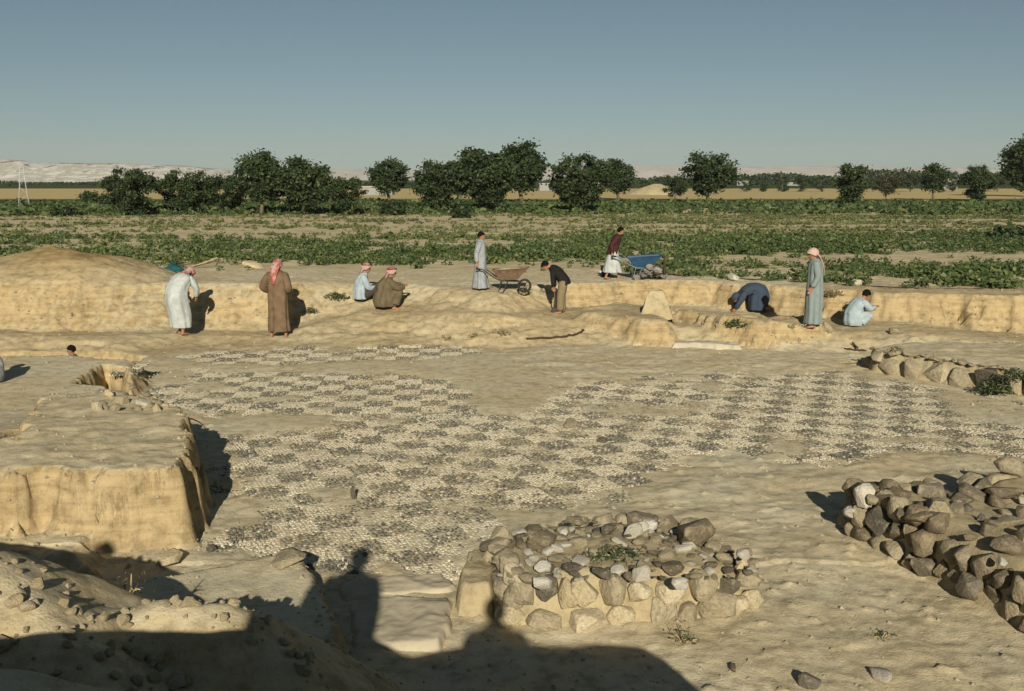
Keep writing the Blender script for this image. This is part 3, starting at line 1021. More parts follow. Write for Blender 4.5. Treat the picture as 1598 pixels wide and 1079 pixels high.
def course_stones(parent, a, b, z0, z1, size, table, r, lean=0.12, tall=0.8, jut=0.05, deep=0.8):
    """stones laid in courses along the face from a to b (plan), normal to the right of a->b faces out"""
    a, b = Vector((a[0], a[1])), Vector((b[0], b[1]))
    d = (b - a)
    L = d.length
    d.normalize()
    nrm = Vector((d.y, -d.x))
    z = z0
    row = 0
    while z < z1 - size * 0.25:
        s = r.uniform(-0.3, 0.2) * size
        hh = size * tall * r.uniform(0.8, 1.15)
        while s < L:
            w = size * r.uniform(0.65, 1.4)
            if s + w * .62 > L:
                break
            h = hh * r.uniform(0.8, 1.25)
            p = a + d * (s + w / 2) + nrm * (r.uniform(-jut, jut) - lean * (z - z0) - 0.08)
            stone(parent, pick(r, table), (p.x, p.y, z + h * 0.5), (w * 0.54, size * deep * 0.6, h * 0.56),
                  (r.uniform(-.25, .25), r.uniform(-.3, .3), math.atan2(d.y, d.x) + r.uniform(-.3, .3)), r)
            s += w * 0.93
        z += hh * 0.86
        row += 1

def top_stones(parent, poly, ztop, n, smin, smax, table, r, mind=0.8, flat=0.6):
    xs_ = [p[0] for p in poly]
    ys_ = [p[1] for p in poly]
    placed = []
    tries = 0
    while len(placed) < n and tries < n * 40:
        tries += 1
        x, y = r.uniform(min(xs_), max(xs_)), r.uniform(min(ys_), max(ys_))
        if sdpoly(np.array([x]), np.array([y]), poly)[0] < 0.02:
            continue
        s = smin + (smax - smin) * r.random() ** 1.8
        if any(math.hypot(x - q[0], y - q[1]) < mind * 0.5 * (s + q[2]) for q in placed):
            continue
        placed.append((x, y, s))
        zt = float(ztop(np.array([x]), np.array([y]))[0])
        e = s * r.uniform(0.7, 1.2)
        hz = s * flat * r.uniform(0.7, 1.3)
        kd = pick(r, table)
        if kd == 'white' and s > .2:
            kd = 'muddy'
        stone(parent, kd, (x, y, zt + hz * 0.28), (s * 0.5, e * 0.5, hz * 0.5), (r.uniform(-.35, .35), r.uniform(-.35, .35), r.uniform(0, 6.3)), r)

# stone pile in the middle foreground
r_ = random.Random(21)
cp = [(-0.12, 8.12), (0.5, 8.02), (1.2, 8.08), (1.85, 8.28), (2.2, 8.5), (2.18, 9.0), (1.85, 9.5), (1.2, 9.9), (0.55, 9.75), (-0.05, 9.45), (-0.3, 9.1)]
root = empty('rubble_wall', (1.0, 8.9, 0))
tag(root, 'broad mud-caked stone pile in the middle foreground, topped with pale stones and weeds', 'stone wall')
zt_c = lambda x, y: 0.38 + 0.05 * np.sin(x * 2.1) - 0.10 * np.clip((y - 9.0), 0, 1) - 0.05 * np.clip(x - 1.6, 0, 1)
rubble_core('earth_core', cp, 0.0, zt_c, M['mud'], root, 0.13, 3)
tb = [('muddy', 0.62), ('clod', 0.3), ('brown', 0.05), ('white', 0.03)]
for a, b, sz in ((cp[0], cp[1], .27), (cp[1], cp[2], .3), (cp[2], cp[3], .3), (cp[3], cp[4], .27), (cp[4], cp[5], .25), (cp[10], cp[0], .25)):
    course_stones(root, a, b, -0.06, 0.36, sz, tb, r_, 0.22, 0.85, 0.03, 0.85)
for a, b in ((cp[5], cp[6]), (cp[6], cp[7]), (cp[7], cp[8]), (cp[8], cp[9]), (cp[9], cp[10])):
    course_stones(root, a, b, 0.05, 0.3, .26, [('brown', .6), ('muddy', .4)], r_, 0.2)
top_stones(root, cp, zt_c, 230, 0.05, 0.22, [('brown', .26), ('muddy', .42), ('white', .32)], r_, 0.7, 0.5)
for px, py, s, k in ((990, 825, .22, 'white'), (1003, 818, .16, 'white'), (1085, 825, .42, 'brown'), (845, 838, .36, 'brown'), (848, 880, .17, 'white'), (845, 905, .2, 'white'), (1000, 890, .2, 'white'), (1160, 860, .15, 'white'), (950, 822, .18, 'brown'), (870, 850, .16, 'white'), (1060, 905, .16, 'white')):
    p = P(px, py, 0.5)
    stone(root, k, (p.x, p.y, 0.47), (s * .5, s * .4, s * .36), (r_.uniform(-.3, .3), r_.uniform(-.3, .3), r_.uniform(-.4, .4)), r_)

# stone wall at the right edge
r_ = random.Random(33)
A0, A1, A2 = P(1322, 842, 0), P(1450, 905, 0), P(1590, 985, 0)
rp = [(A0.x, A0.y), (A1.x, A1.y), (A2.x, A2.y), (4.6, 6.6), (8.0, 6.9), (8.4, 11.2), (5.8, 11.05), (4.6, 10.75), (A0.x + 0.05, A0.y + 0.45)]
root = empty('rubble_wall', (4.5, 9.5, 0))
tag(root, 'rough dry stone wall of brown boulders at the right edge of the picture', 'stone wall')
zt_r = lambda x, y: 0.42 + 0.06 * np.sin(x * 2.7 + y) + 0.05 * np.clip(x - 4.2, 0, 1.5)
rubble_core('earth_core', rp, 0.0, zt_r, M['mud'], root, 0.12, 13)
tb = [('brown', 0.68), ('muddy', 0.22), ('white', 0.10)]
for a, b in ((rp[8], rp[0]), (rp[0], rp[1]), (rp[1], rp[2]), (rp[2], rp[3])):
    course_stones(root, a, b, -0.03, 0.46, .25, tb, r_, 0.12, 0.95, 0.05, 0.85)
for a, b in ((rp[5], rp[6]), (rp[6], rp[7]), (rp[7], rp[8])):
    course_stones(root, a, b, 0.05, 0.48, .34, tb, r_, 0.1, 0.8, 0.05, 0.9)
top_stones(root, rp, zt_r, 200, 0.13, 0.40, [('brown', .62), ('muddy', .24), ('white', .14)], r_, 0.78, 0.6)
for px, py, s, k in ((1384, 790, .34, 'muddy'), (1427, 822, .2, 'white'), (1360, 790, .12, 'white'), (1450, 775, .38, 'brown'), (1530, 768, .36, 'brown'), (1575, 880, .3, 'white'), (1550, 760, .15, 'white')):
    zq = .42 if py < 800 else .2
    p = P(px + 6, py, zq)
    stone(root, k, (p.x, p.y + .1, zq), (s * .5, s * .42, s * .48), (r_.uniform(-.2, .2), r_.uniform(-.2, .2), r_.uniform(-.3, .3)), r_)

# mud and stone wall right of the mosaic
r_ = random.Random(44)
root = empty('rubble_wall', P(1480, 600, 0))
root.location.z = 0
tag(root, 'low mud-plastered stone wall with bulging stones along the right of the mosaic', 'stone wall')
wf = [P(1364, 584, 0), P(1480, 602, 0), P(1600, 624, 0), P(1800, 662, 0)]
for a, b in zip(wf[:-1], wf[1:]):
    course_stones(root, a.xy, b.xy, -0.05, 0.42, .42, [('muddy', .75), ('brown', .25)], r_, 0.3, 1.05, 0.05, 0.6)
wl = P(1364, 584, 0)
course_stones(root, (wl.x + .1, wl.y + .75), (wl.x, wl.y), 0.0, 0.4, .34, [('muddy', 1)], r_, 0.1)
poly = [(p.x + .05, p.y + .05) for p in wf] + [(p.x + .1, p.y + .6) for p in reversed(wf)]
zt_w = lambda x, y: 0.40 + 0 * x
rubble_core('earth_core', poly, 0.0, zt_w, M['mud'], root, 0.03, 23)
top_stones(root, poly, zt_w, 40, 0.1, 0.3, [('muddy', .9), ('brown', .1)], r_, 0.9, 0.4)

# cobbles along the crumbling earth wall
r_ = random.Random(55)
root = empty('embedded_stones', (bf[2][0], bf[2][1], 0))
tag(root, 'scatter of earth-coated stones sticking out of the crumbling earth wall', 'stones')
for i in range(52):
    k = r_.randrange(4)
    t = r_.random()
    x, y = bf[k][0] + (bf[k + 1][0] - bf[k][0]) * t, bf[k][1] + (bf[k + 1][1] - bf[k][1]) * t
    s = r_.uniform(.12, .34)
    stone(root, 'muddy', (x, y - 0.03 + 0.1 * r_.random(), r_.uniform(.02, .5)), (s * .45, s * .4, s * .6), (r_.uniform(-.4, .4), r_.uniform(-.4, .4), r_.uniform(0, 6)), r_)

# clods on the foreground heap
r_ = random.Random(66)
root = empty('clod_heap', (-3.0, 5.8, ground_z(-3.0, 5.8)))
tag(root, 'sunlit heap of crumbled earth clods in the bottom left corner', 'earth clods')
n = 0
while n < 150:
    x, y = r_.uniform(-4.0, -1.9), r_.uniform(4.9, 6.3)
    if abs((y - 5.75) - (x + 2.95) * -0.55) > 0.5 - 0.1 * x * 0 or r_.random() < 0.15:
        continue
    s = 0.03 + 0.12 * r_.random() ** 2.5
    z = ground_z(x, y)
    stone(root, 'clod', (x, y, z + s * .15), (s * .5, s * .45, s * .4), (r_.uniform(-.5, .5), r_.uniform(-.5, .5), r_.uniform(0, 6)), r_, 'clod')
    n += 1
root = empty('clod_row', (-2.0, 6.2, ground_z(-2.0, 6.2)))
tag(root, 'row of pale clods along the sunlit crest of the foreground mound', 'earth clods')
for i in range(60):
    x = r_.uniform(-2.5, -1.2)
    y = 6.2 + r_.gauss(0, .12) - 0.25 * max(0, x + 1.9)
    s = 0.02 + 0.09 * r_.random() ** 2.5
    stone(root, 'clod', (x, y, ground_z(x, y) + s * .15), (s * .5, s * .45, s * .4), (r_.uniform(-.5, .5), r_.uniform(-.5, .5), r_.uniform(0, 6)), r_, 'clod')

# broken stones on the rear edge of the earth block, and single stones that stand out
r_ = random.Random(77)
root = empty('broken_stones', G(205, 625))
tag(root, 'small broken pale stones on the far edge of the flat earth block', 'stones')
for i in range(22):
    g = G(r_.uniform(140, 268), r_.uniform(612, 645))
    s = r_.uniform(.05, .22)
    stone(root, r_.choice(('clod', 'clod', 'muddy', 'muddy', 'white')), g + Vector((0, 0, s * .15)), (s * .5, s * .4, s * .4), (r_.uniform(-.4, .4), r_.uniform(-.4, .4), r_.uniform(0, 6)), r_)

def single(px, py, s, kind, label, sz=(1, .8, .7), cat='stone', name='loose_stone'):
    g = G(px, py)
    rr = random.Random(int(px * 7 + py))
    o = link(name, rr.choice(STN[kind]), None)
    o.location = g + Vector((0, 0, s * sz[2] * 0.25))
    o.scale = tuple(s * .5 * k for k in sz)
    o.rotation_euler = (rr.uniform(-.2, .2), rr.uniform(-.2, .2), rr.uniform(0, 6))
    return tag(o, label, cat)

single(1145, 438, .46, 'white', 'pale boulder on the bank behind the kneeling man in navy')
single(1337, 446, .34, 'white', 'white round stone on the bank above the crouching boy')
single(265, 880, .36, 'clod', 'flat tan stone lying at the foot of the earth block', (1.2, .8, .35))
single(330, 860, .14, 'brown', 'little dark stone right of the earth block foot')
single(1375, 1060, .26, 'white', 'pale flat stone at the bottom edge near the right corner', (1.3, .7, .4))
single(1262, 1074, .2, 'brown', 'dark stone cut off by the bottom edge')
single(552, 779, .22, 'brown', 'small dark upright stone standing on the pebble squares', (.35, .35, 1.2))
single(1395, 522, .3, 'muddy', 'brown lump of earth in front of the crouching boy')
single(940, 690, .22, 'brown', 'lone brown stone in the middle of the mosaic', (1, .8, .4))
single(890, 665, .34, 'muddy', 'orange-brown clod on a worn spot of the mosaic', (1.3, .8, .25))
single(450, 876, .5, 'muddy', 'flat brown block on the corner of the plastered ledge', (1.1, .7, .22))
single(1145, 1050, .1, 'brown', 'small brown pebble in the sand near the bottom shadow')
single(395, 418, .5, 'clod', 'flat tan boulder at the field edge above the man in brown', (1.6, .8, .5))

# loose gravel strewn over the ground
n = 2600
gx_ = npr.uniform(-1, 1, n)
gy_ = 7 + 20 * npr.random(n) ** 1.3
gx_ = gx_ * (gy_ * 0.6)
# crumbs gather at the foot of the cut faces
cand = np.nonzero((steep > 0.9) & (YY > 5) & (YY < 28))
pk = npr.integers(0, len(cand[0]), 5200)
tx = XX[cand][pk] + npr.normal(0, .12, 5200)
ty_ = YY[cand][pk] - np.abs(npr.normal(0, .22, 5200))
gx_, gy_ = np.concatenate([gx_, tx]), np.concatenate([gy_, ty_])
n = len(gx_)
gz_ = height(gx_, gy_)
oct_ = np.array([(1, 0, 0), (0, 1, 0), (-1, 0, 0), (0, -1, 0), (0, 0, .7), (0, 0, -.5)])
of = np.array([(0, 1, 4), (1, 2, 4), (2, 3, 4), (3, 0, 4), (1, 0, 5), (2, 1, 5), (3, 2, 5), (0, 3, 5)])
sc_ = 0.008 + 0.034 * npr.random(n) ** 3 * (gy_ / 14) ** .4
th_ = npr.uniform(0, 6.28, n)
vv = oct_[None] * sc_[:, None, None] * npr.uniform(0.6, 1.4, (n, 6, 1))
vx = vv[..., 0] * np.cos(th_)[:, None] - vv[..., 1] * np.sin(th_)[:, None]
vy = vv[..., 0] * np.sin(th_)[:, None] + vv[..., 1] * np.cos(th_)[:, None]
vv = np.stack([vx + gx_[:, None], vy + gy_[:, None], vv[..., 2] + gz_[:, None]], -1).reshape(-1, 3)
ff = (of[None] + (np.arange(n) * 6)[:, None, None]).reshape(-1, 3)
tag(link('loose_gravel', mesh_np('loose_gravel', vv, ff, False), M['stone_muddy']), 'tiny stones and crumbs strewn over the excavated ground', 'gravel', None, 'stuff')

# plastered threshold slabs and the jamb
def slab(name, corners, z0, z1, mat, label, cat, seed, soft=.09):
    """irregular slab with a slightly uneven top"""
    poly = [tuple(c) for c in corners]
    c = Vector((sum(p[0] for p in poly) / len(poly), sum(p[1] for p in poly) / len(poly), z0))
    xs_, ys_ = [p[0] for p in poly], [p[1] for p in poly]
    nx, ny = 60, 50
    gx_, gy_ = np.meshgrid(np.linspace(min(xs_) - .08, max(xs_) + .08, nx), np.linspace(min(ys_) - .08, max(ys_) + .08, ny))
    sd = sdpoly(gx_, gy_, poly) + 0.07 * fbm(gx_, gy_, 4, 5, seed)
    t = sstep(sd / soft + 0.4)
    z = z0 - 0.04 + (z1 - z0 + 0.04 + 0.05 * fbm(gx_, gy_, 3, 5, seed + 2)) * t
    k = np.arange(nx * ny).reshape(ny, nx)
    q = np.stack([k[:-1, :-1], k[:-1, 1:], k[1:, 1:], k[1:, :-1]], -1).reshape(-1, 4)
    q = q[t.ravel()[q].max(1) > 0.002]
    v = np.stack([gx_ - c.x, gy_ - c.y, z - c.z], -1).reshape(-1, 3)
    u, inv = np.unique(q, return_inverse=True)
    o = link(name, mesh_np(name, v[u], inv.reshape(-1, 4)), mat)
    o.location = c
    return tag(o, label, cat)

slab('threshold_slab', pxpoly([(522, 896), (690, 886), (712, 905), (704, 914), (534, 926)], .1), -.02, .05, M['slab'], 'upper plastered threshold slab left of the stone pile, below the mosaic', 'slab', 5)
slab('threshold_slab', pxpoly([(536, 931), (704, 919), (708, 972), (690, 1000), (548, 1000)], .1), -.02, .07, M['slab'], 'lower plastered threshold slab half in the foreground shadow', 'slab', 6)
slab('door_jamb', [(-0.46, 8.35), (-0.16, 8.3), (-0.12, 9.15), (-0.3, 9.28), (-0.44, 9.15)], 0, .26, M['mud'], 'low mud-plastered jamb at the left end of the middle stone pile', 'door jamb', 7)
slab('plaster_block', [(P(1048, 545, 0).x, P(1048, 545, 0).y), (P(1155, 549, 0).x, P(1155, 549, 0).y), (P(1150, 541, 0).x, P(1150, 541, 0).y), (P(1060, 538, 0).x, P(1060, 538, 0).y)], 0, .14, M['plaster'], 'long whitish plaster lump lying before the crumbling earth wall', 'plaster lump', 8)
g = G(1026, 492)  # earth lump added in place of an erased figure
slab('figure_standin', [(g.x - .36, g.y), (g.x + .3, g.y - .05), (g.x + .34, g.y + .55), (g.x - .26, g.y + .6)], g.z - .1, g.z + .55, M['mud'], 'squat earth-coloured stand-in for an erased figure below the blue wheelbarrow', 'stand-in', 9, .34)

# ------------------------------------------------------------------ people (local +X is the way they face)
def vec(*a):
    return Vector(a)

def frame(fwd, up):
    f = Vector(fwd).normalized()
    u = Vector(up)
    s = u.cross(f).normalized()           # left
    u = f.cross(s).normalized()
    return Matrix((f, s, u)).transposed()

def finish_body(mb, root, voxel=0.012):
    o = mb.build('body', M['skin'], root)
    m = o.modifiers.new('remesh', 'REMESH')
    m.mode = 'VOXEL'
    m.voxel_size = voxel
    m.use_smooth_shade = True
    s = o.modifiers.new('smooth', 'SMOOTH')
    s.factor = 0.5
    s.iterations = 2
    return o

def hand(mb, wrist, elbow, pdir, grip):
    d = (Vector(wrist) - Vector(elbow)).normalized()
    side = Vector(pdir)
    side = (side - d * d.dot(side)).normalized()     # across the palm, to the thumb
    pn = d.cross(side).normalized()                  # back of the hand
    w = Vector(wrist)
    R = Matrix((d, side, pn)).transposed()
    mb.ell(w + d * 0.045, (0.052, 0.040, 0.018), R, 10, 7)
    for k, (off, L) in enumerate(((0.030, 0.068), (0.010, 0.078), (-0.010, 0.072), (-0.029, 0.056))):
        b = w + d * 0.078 + side * off
        c1 = math.radians(20 + 55 * grip)
        c2 = math.radians(45 + 95 * grip)
        k1 = b + d * (L * 0.45)
        k2 = k1 + (d * math.cos(c1) - pn * math.sin(c1)) * (L * 0.33)
        k3 = k2 + (d * math.cos(c2) - pn * math.sin(c2)) * (L * 0.3)
        mb.tube([b - d * 0.02, k1, k2, k3], [.0095, .0095, .0088, .0075], 7)
    t0 = w + d * 0.025 + side * 0.032
    t1 = t0 + (d * 0.7 + side * 0.7 - pn * 0.2) * 0.036
    t2 = t1 + (d * 0.85 + side * (0.4 - 0.7 * grip) - pn * 0.45) * 0.034
    mb.tube([t0, t1, t2], [.0125, .011, .009], 7)

def foot(mb, ankle, fwd, toe_down=0.0):
    a = Vector(ankle)
    f = Vector(fwd).normalized()
    z = Vector((0, 0, 1))
    mb.tube([a + f * -0.05 - z * 0.05, a + f * 0.0 - z * 0.045, a + f * 0.09 - z * (0.06 + toe_down), a + f * 0.17 - z * (0.068 + toe_down)],
            [(.028, .03), (.038, .036), (.042, .026), (.036, .014)], 10, True, (-f.y, f.x, 0))

def head(mb, root, c, fwd, up, hair='short', bare=True):
    """skull, jaw, nose, ears go into the body; eyes, mouth and hair are parts"""
    R = frame(fwd, up)
    c = Vector(c)
    f, s, u = R.col[0], R.col[1], R.col[2]
    mb.ell(c + u * 0.02, (.098, .077, .105), R, 16, 10)
    mb.ell(c + f * .025 - u * .055, (.066, .056, .062), R, 14, 8)
    mb.tube([c + f * .088 + u * .022, c + f * .112 - u * .012, c + f * .094 - u * .024], [.010, .015, .011], 8)
    for q in (-1, 1):
        mb.ell(c + s * (q * .079) - f * .008 + u * .002, (.02, .009, .030), R, 8, 6)
    for q in (-1, 1):
        e = MB()
        e.ell(c + f * .083 + s * (q * .032) + u * .022, (.012, .014, .009), R, 8, 5)
        e.build('eye', M['eye'], root)
    e = MB()
    e.ell(c + f * .087 - u * .055, (.008, .024, .006), R, 8, 5)
    e.build('mouth', M['lip'], root)
    if hair == 'short':
        h = MB()
        n, m = 22, 14
        vs, fs = [], []
        for j in range(m + 1):
            th = math.pi * j / m * 0.66
            for k in range(n):
                ph = 2 * math.pi * k / n
                ff = max(0.0, math.cos(ph))
                lim = 1.0 - 0.40 * ff ** 0.7
                t2 = th * lim
                jit = 1 + 0.05 * math.sin(5 * ph + 3 * j) + 0.03 * math.sin(11 * ph - 5 * j)
                vs.append(c + u * .03 + R @ Vector((.112 * math.sin(t2) * math.cos(ph) * jit - .008, .09 * math.sin(t2) * math.sin(ph) * jit, .112 * math.cos(t2) * jit)))
        for j in range(m):
            for k in range(n):
                a, b = j * n + k, j * n + (k + 1) % n
                fs.append((a, a + n, b + n, b))
        h.add(vs, fs)
        o = h.build('hair', M['hair'], root)
        sm = o.modifiers.new('solid', 'SOLIDIFY')
        sm.thickness = 0.012
    return R

def scarf(root, c, fwd, up, mat, back_pts, agal=True, wrap=False, name='headscarf'):
    """cloth over the skull, open at the face, with a tail falling down the back"""
    R = frame(fwd, up)
    c = Vector(c)
    f, s, u = R.col[0], R.col[1], R.col[2]
    n, m = 30, 16
    vs, fs = [], []
    for j in range(m + 1):
        th = math.pi * 0.70 * j / m
        for k in range(n):
            ph = 2 * math.pi * k / n
            ff = max(0.0, math.cos(ph)) ** 0.6
            t2 = th * (1 - 0.43 * ff)
            flare = 1 + 0.10 * (j / m) ** 2 * (1 + 0.5 * math.sin(4 * ph + 1)) + 0.03 * math.sin(7 * ph + j * .5)
            vs.append(c + u * .025 + R @ Vector((.118 * math.sin(t2) * math.cos(ph) * flare - .006, .097 * math.sin(t2) * math.sin(ph) * flare, .117 * math.cos(t2))))
    for j in range(m):
        for k in range(n):
            a, b = j * n + k, j * n + (k + 1) % n
            fs.append((a, a + n, b + n, b))
    mb = MB().add(vs, fs)
    if back_pts:
        rings = []
        for (p, wu, wv) in back_pts:
            rings.append((p, wu, wv))
        mb.loft(rings, 22, 5, 0.10, 5, 3, 0.2, True, True)
    o = mb.build(name, mat, root)
    sm = o.modifiers.new('solid', 'SOLIDIFY')
    sm.thickness = 0.008
    if agal:
        t = MB()
        pts = []
        for k in range(25):
            ph = 2 * math.pi * k / 24
            pts.append(c + u * (.082 + .012 * math.cos(ph)) + f * (.108 * math.cos(ph) - .01) + s * (.09 * math.sin(ph)))
        t.tube(pts, .011, 7, False)
        t.build('head_cord', M['agal'], root)
    return o

def torso(mb, pel, waist, chest, neck, hd, lat, k=1.0):
    pel, waist, chest, neck, hd = (Vector(p) for p in (pel, waist, chest, neck, hd))
    L = Vector(lat).normalized()
    def ring(c, d, a, b):
        d = Vector(d).normalized()
        l = (L - d * d.dot(L)).normalized()
        return (c, l * a * k, l.cross(d) * -b * k)
    d1, d2, d3 = waist - pel, chest - waist, neck - chest
    mb.loft([ring(pel - d1.normalized() * .1, d1, .10, .08), ring(pel, d1, .155, .11), ring(waist, d1 + d2, .13, .095), ring(chest, d2 + d3, .165, .115),
             ring(lerp(chest, neck, .7), d3, .12, .08), ring(neck, d3, .055, .055), ring(lerp(neck, hd, .6), hd - neck, .05, .05)], 20, 4, 0, 1, 0, None, True, True)

def limb(mb, pts, radii, n=12):
    pts = [Vector(p) for p in pts]
    # rounded joints: subdivide
    P2, R2 = [pts[0]], [radii[0]]
    for i in range(1, len(pts)):
        P2.append(lerp(pts[i - 1], pts[i], 0.5))
        R2.append((radii[i - 1] + radii[i]) / 2 * 1.02)
        P2.append(pts[i])
        R2.append(radii[i])
    mb.tube(P2, R2, n)
    for p, r in zip(pts, radii):
        mb.ell(p, (r, r, r), None, 10, 7)

def person(name_label, loc, rz, scale, J, clothes, headspec, group=None, voxel=0.012):
    root = empty('person', loc, rz, scale)
    tag(root, name_label, 'person', group)
    mb = MB()
    lat = J.get('lat', (0, 1, 0))
    torso(mb, J['pelvis'], J['waist'], J['chest'], J['neck'], J['head'], lat)
    for s in 'LR':
        limb(mb, [J['sh' + s], J['el' + s], J['wr' + s]], [.052, .041, .027])
        hand(mb, J['wr' + s], J['el' + s], J.get('pd' + s, (1, 0, 0)), J.get('grip', 0.3))
        limb(mb, [J['hip' + s], J['kn' + s], J['an' + s]], [.085, .056, .036])
        foot(mb, J['an' + s], J.get('ft' + s, (1, 0, 0)), J.get('toe', 0))
    head(mb, root, J['head'], J.get('look', (1, 0, 0)), J.get('hup', (0, 0, 1)), headspec.get('hair', 'short'))
    finish_body(mb, root, voxel)
    if 'scarf' in headspec:
        scarf(root, J['head'], J.get('look', (1, 0, 0)), J.get('hup', (0, 0, 1)), headspec['scarf'], headspec.get('tail'), headspec.get('cord', False))
    for fn in clothes:
        fn(root, J)
    return root

def sleeves(root, J, mat, r0=.085, r1=.07, r2=.062, upto=0.92, name='sleeve'):
    for s in 'LR':
        a, b, c = (Vector(J[k + s]) for k in ('sh', 'el', 'wr'))
        c = lerp(b, c, upto)
        d = (b - a).normalized()
        pts = [a - d * .03, lerp(a, b, .35), lerp(a, b, .7), b, lerp(b, c, .4), lerp(b, c, .75), c]
        rad = [r0 * .8, r0, r0 * .97, r1, r1 * .97, r2 * 1.02, r2]
        mb = MB().tube(pts, rad, 14)
        mb.ell(a - Vector((0, 0, .012)), (r0 * .92, r0 * .92, r0 * .86), None, 12, 8)
        rr = random.Random(hash(s) % 7)
        mb.v = [tuple(Vector(v) * 1.0 + Vector((rr.uniform(-.006, .006), rr.uniform(-.006, .006), rr.uniform(-.006, .006)))) for v in mb.v]
        o = mb.build(name, mat, root)
        o.modifiers.new('sub', 'SUBSURF').levels = 1
        o.modifiers['sub'].render_levels = 1

def robe(mat, rings, amp=.03, amp_end=None, kf=7, seed=0, name='robe', sl=True, **kw):
    def fn(root, J):
        mb = MB().loft(rings, 48, 7, amp * 2.1, kf, seed, amp_end if amp_end is None else amp_end * 2.4)
        o = mb.build(name, mat, root)
        sm = o.modifiers.new('solid', 'SOLIDIFY')
        sm.thickness = 0.01
        if sl:
            sleeves(root, J, mat, **kw)
    return fn

def trousers(mat, r=(.115, .085, .075), upto=.95):
    def fn(root, J):
        mb = MB()
        pel, wst = Vector(J['pelvis']), Vector(J['waist'])
        d = (wst - pel).normalized()
        L = Vector(J.get('lat', (0, 1, 0)))
        L = (L - d * L.dot(d)).normalized()
        F_ = d.cross(L)
        mb.loft([(pel - d * .13, L * .11, F_ * .09), (pel - d * .02, L * .175, F_ * .13), (lerp(pel, wst, .9), L * .155, F_ * .12)], 24, 5, .02, 5, 2, None, True, True)
        for s in 'LR':
            h, k, a = (Vector(J[q + s]) for q in ('hip', 'kn', 'an'))
            a = lerp(k, a, upto)
            mb.tube([h + (h - k).normalized() * .04, lerp(h, k, .35), lerp(h, k, .75), k, lerp(k, a, .4), lerp(k, a, .8), a], [r[0], r[0], r[1] * 1.1, r[1], r[1], r[2], r[2] * 1.05], 16)
        mb.build('trousers', mat, root)
    return fn

def skirt_knees(mat, r=.105):
    def fn(root, J):
        mb = MB()
        for s in 'LR':
            h, k, a = (Vector(J[q + s]) for q in ('hip', 'kn', 'an'))
            a = lerp(k, a, .86)
            mb.tube([h, lerp(h, k, .5), lerp(h, k, .92), k + (k - h).normalized() * .03, lerp(k, a, .3), lerp(k, a, .7), a], [r * 1.15, r * 1.1, r, r * .8, r * .95, r * 1.0, r * 1.1], 16)
        # cloth stretched between the knees
        K1, K2 = Vector(J['knL']), Vector(J['knR'])
        A1, A2 = lerp(K1, J['anL'], .8), lerp(K2, J['anR'], .8)
        mb.tube([K1, lerp(K1, K2, .5) + Vector((-.03, 0, -.05)), K2], [r * .8, r * .6, r * .8], 12)
        mb.tube([A1, lerp(A1, A2, .5) + Vector((-.04, 0, 0)), A2], [r * .8, r * .7, r * .8], 12)
        o = mb.build('robe_lap', mat, root)
        m = o.modifiers.new('remesh', 'REMESH')
        m.mode = 'VOXEL'
        m.voxel_size = .02
        m.use_smooth_shade = True
    return fn

def upright_robe(mat, hem=.12, w=.25, seed=0, bell=1.0, lean=0.0, **kw):
    X, Y = vec(1, 0, 0), vec(0, 1, 0)
    c = lambda z: (lean * max(0, z - .8), 0, z)
    return robe(mat, [(c(hem), Y * w * bell, X * w * .82 * bell), (c(.35), Y * w * .96, X * w * .74), (c(.65), Y * w * .92, X * .168), (c(.92), Y * .205, X * .158), (c(1.12), Y * .2, X * .15),
                      (c(1.28), Y * .215, X * .15), (c(1.38), Y * .205, X * .125), (c(1.44), Y * .12, X * .09), (c(1.475), Y * .07, X * .068)], .055, .01, 7, seed, **kw)

STAND = dict(pelvis=(0, 0, .93), waist=(0, 0, 1.08), chest=(0, 0, 1.26), neck=(0, 0, 1.43), head=(.025, 0, 1.575),
             shL=(0, .18, 1.375), elL=(-.03, .23, 1.10), wrL=(.03, .235, .86), shR=(0, -.18, 1.375), elR=(-.03, -.23, 1.10), wrR=(.03, -.235, .86),
             hipL=(0, .09, .90), knL=(.02, .10, .50), anL=(0, .11, .085), hipR=(0, -.09, .90), knR=(.02, -.10, .50), anR=(0, -.11, .085))

def J_(**kw):
    d = dict(STAND)
    d.update(kw)
    return d

X, Y, Z = vec(1, 0, 0), vec(0, 1, 0), vec(0, 0, 1)
WORK = 'people at work on the excavation'

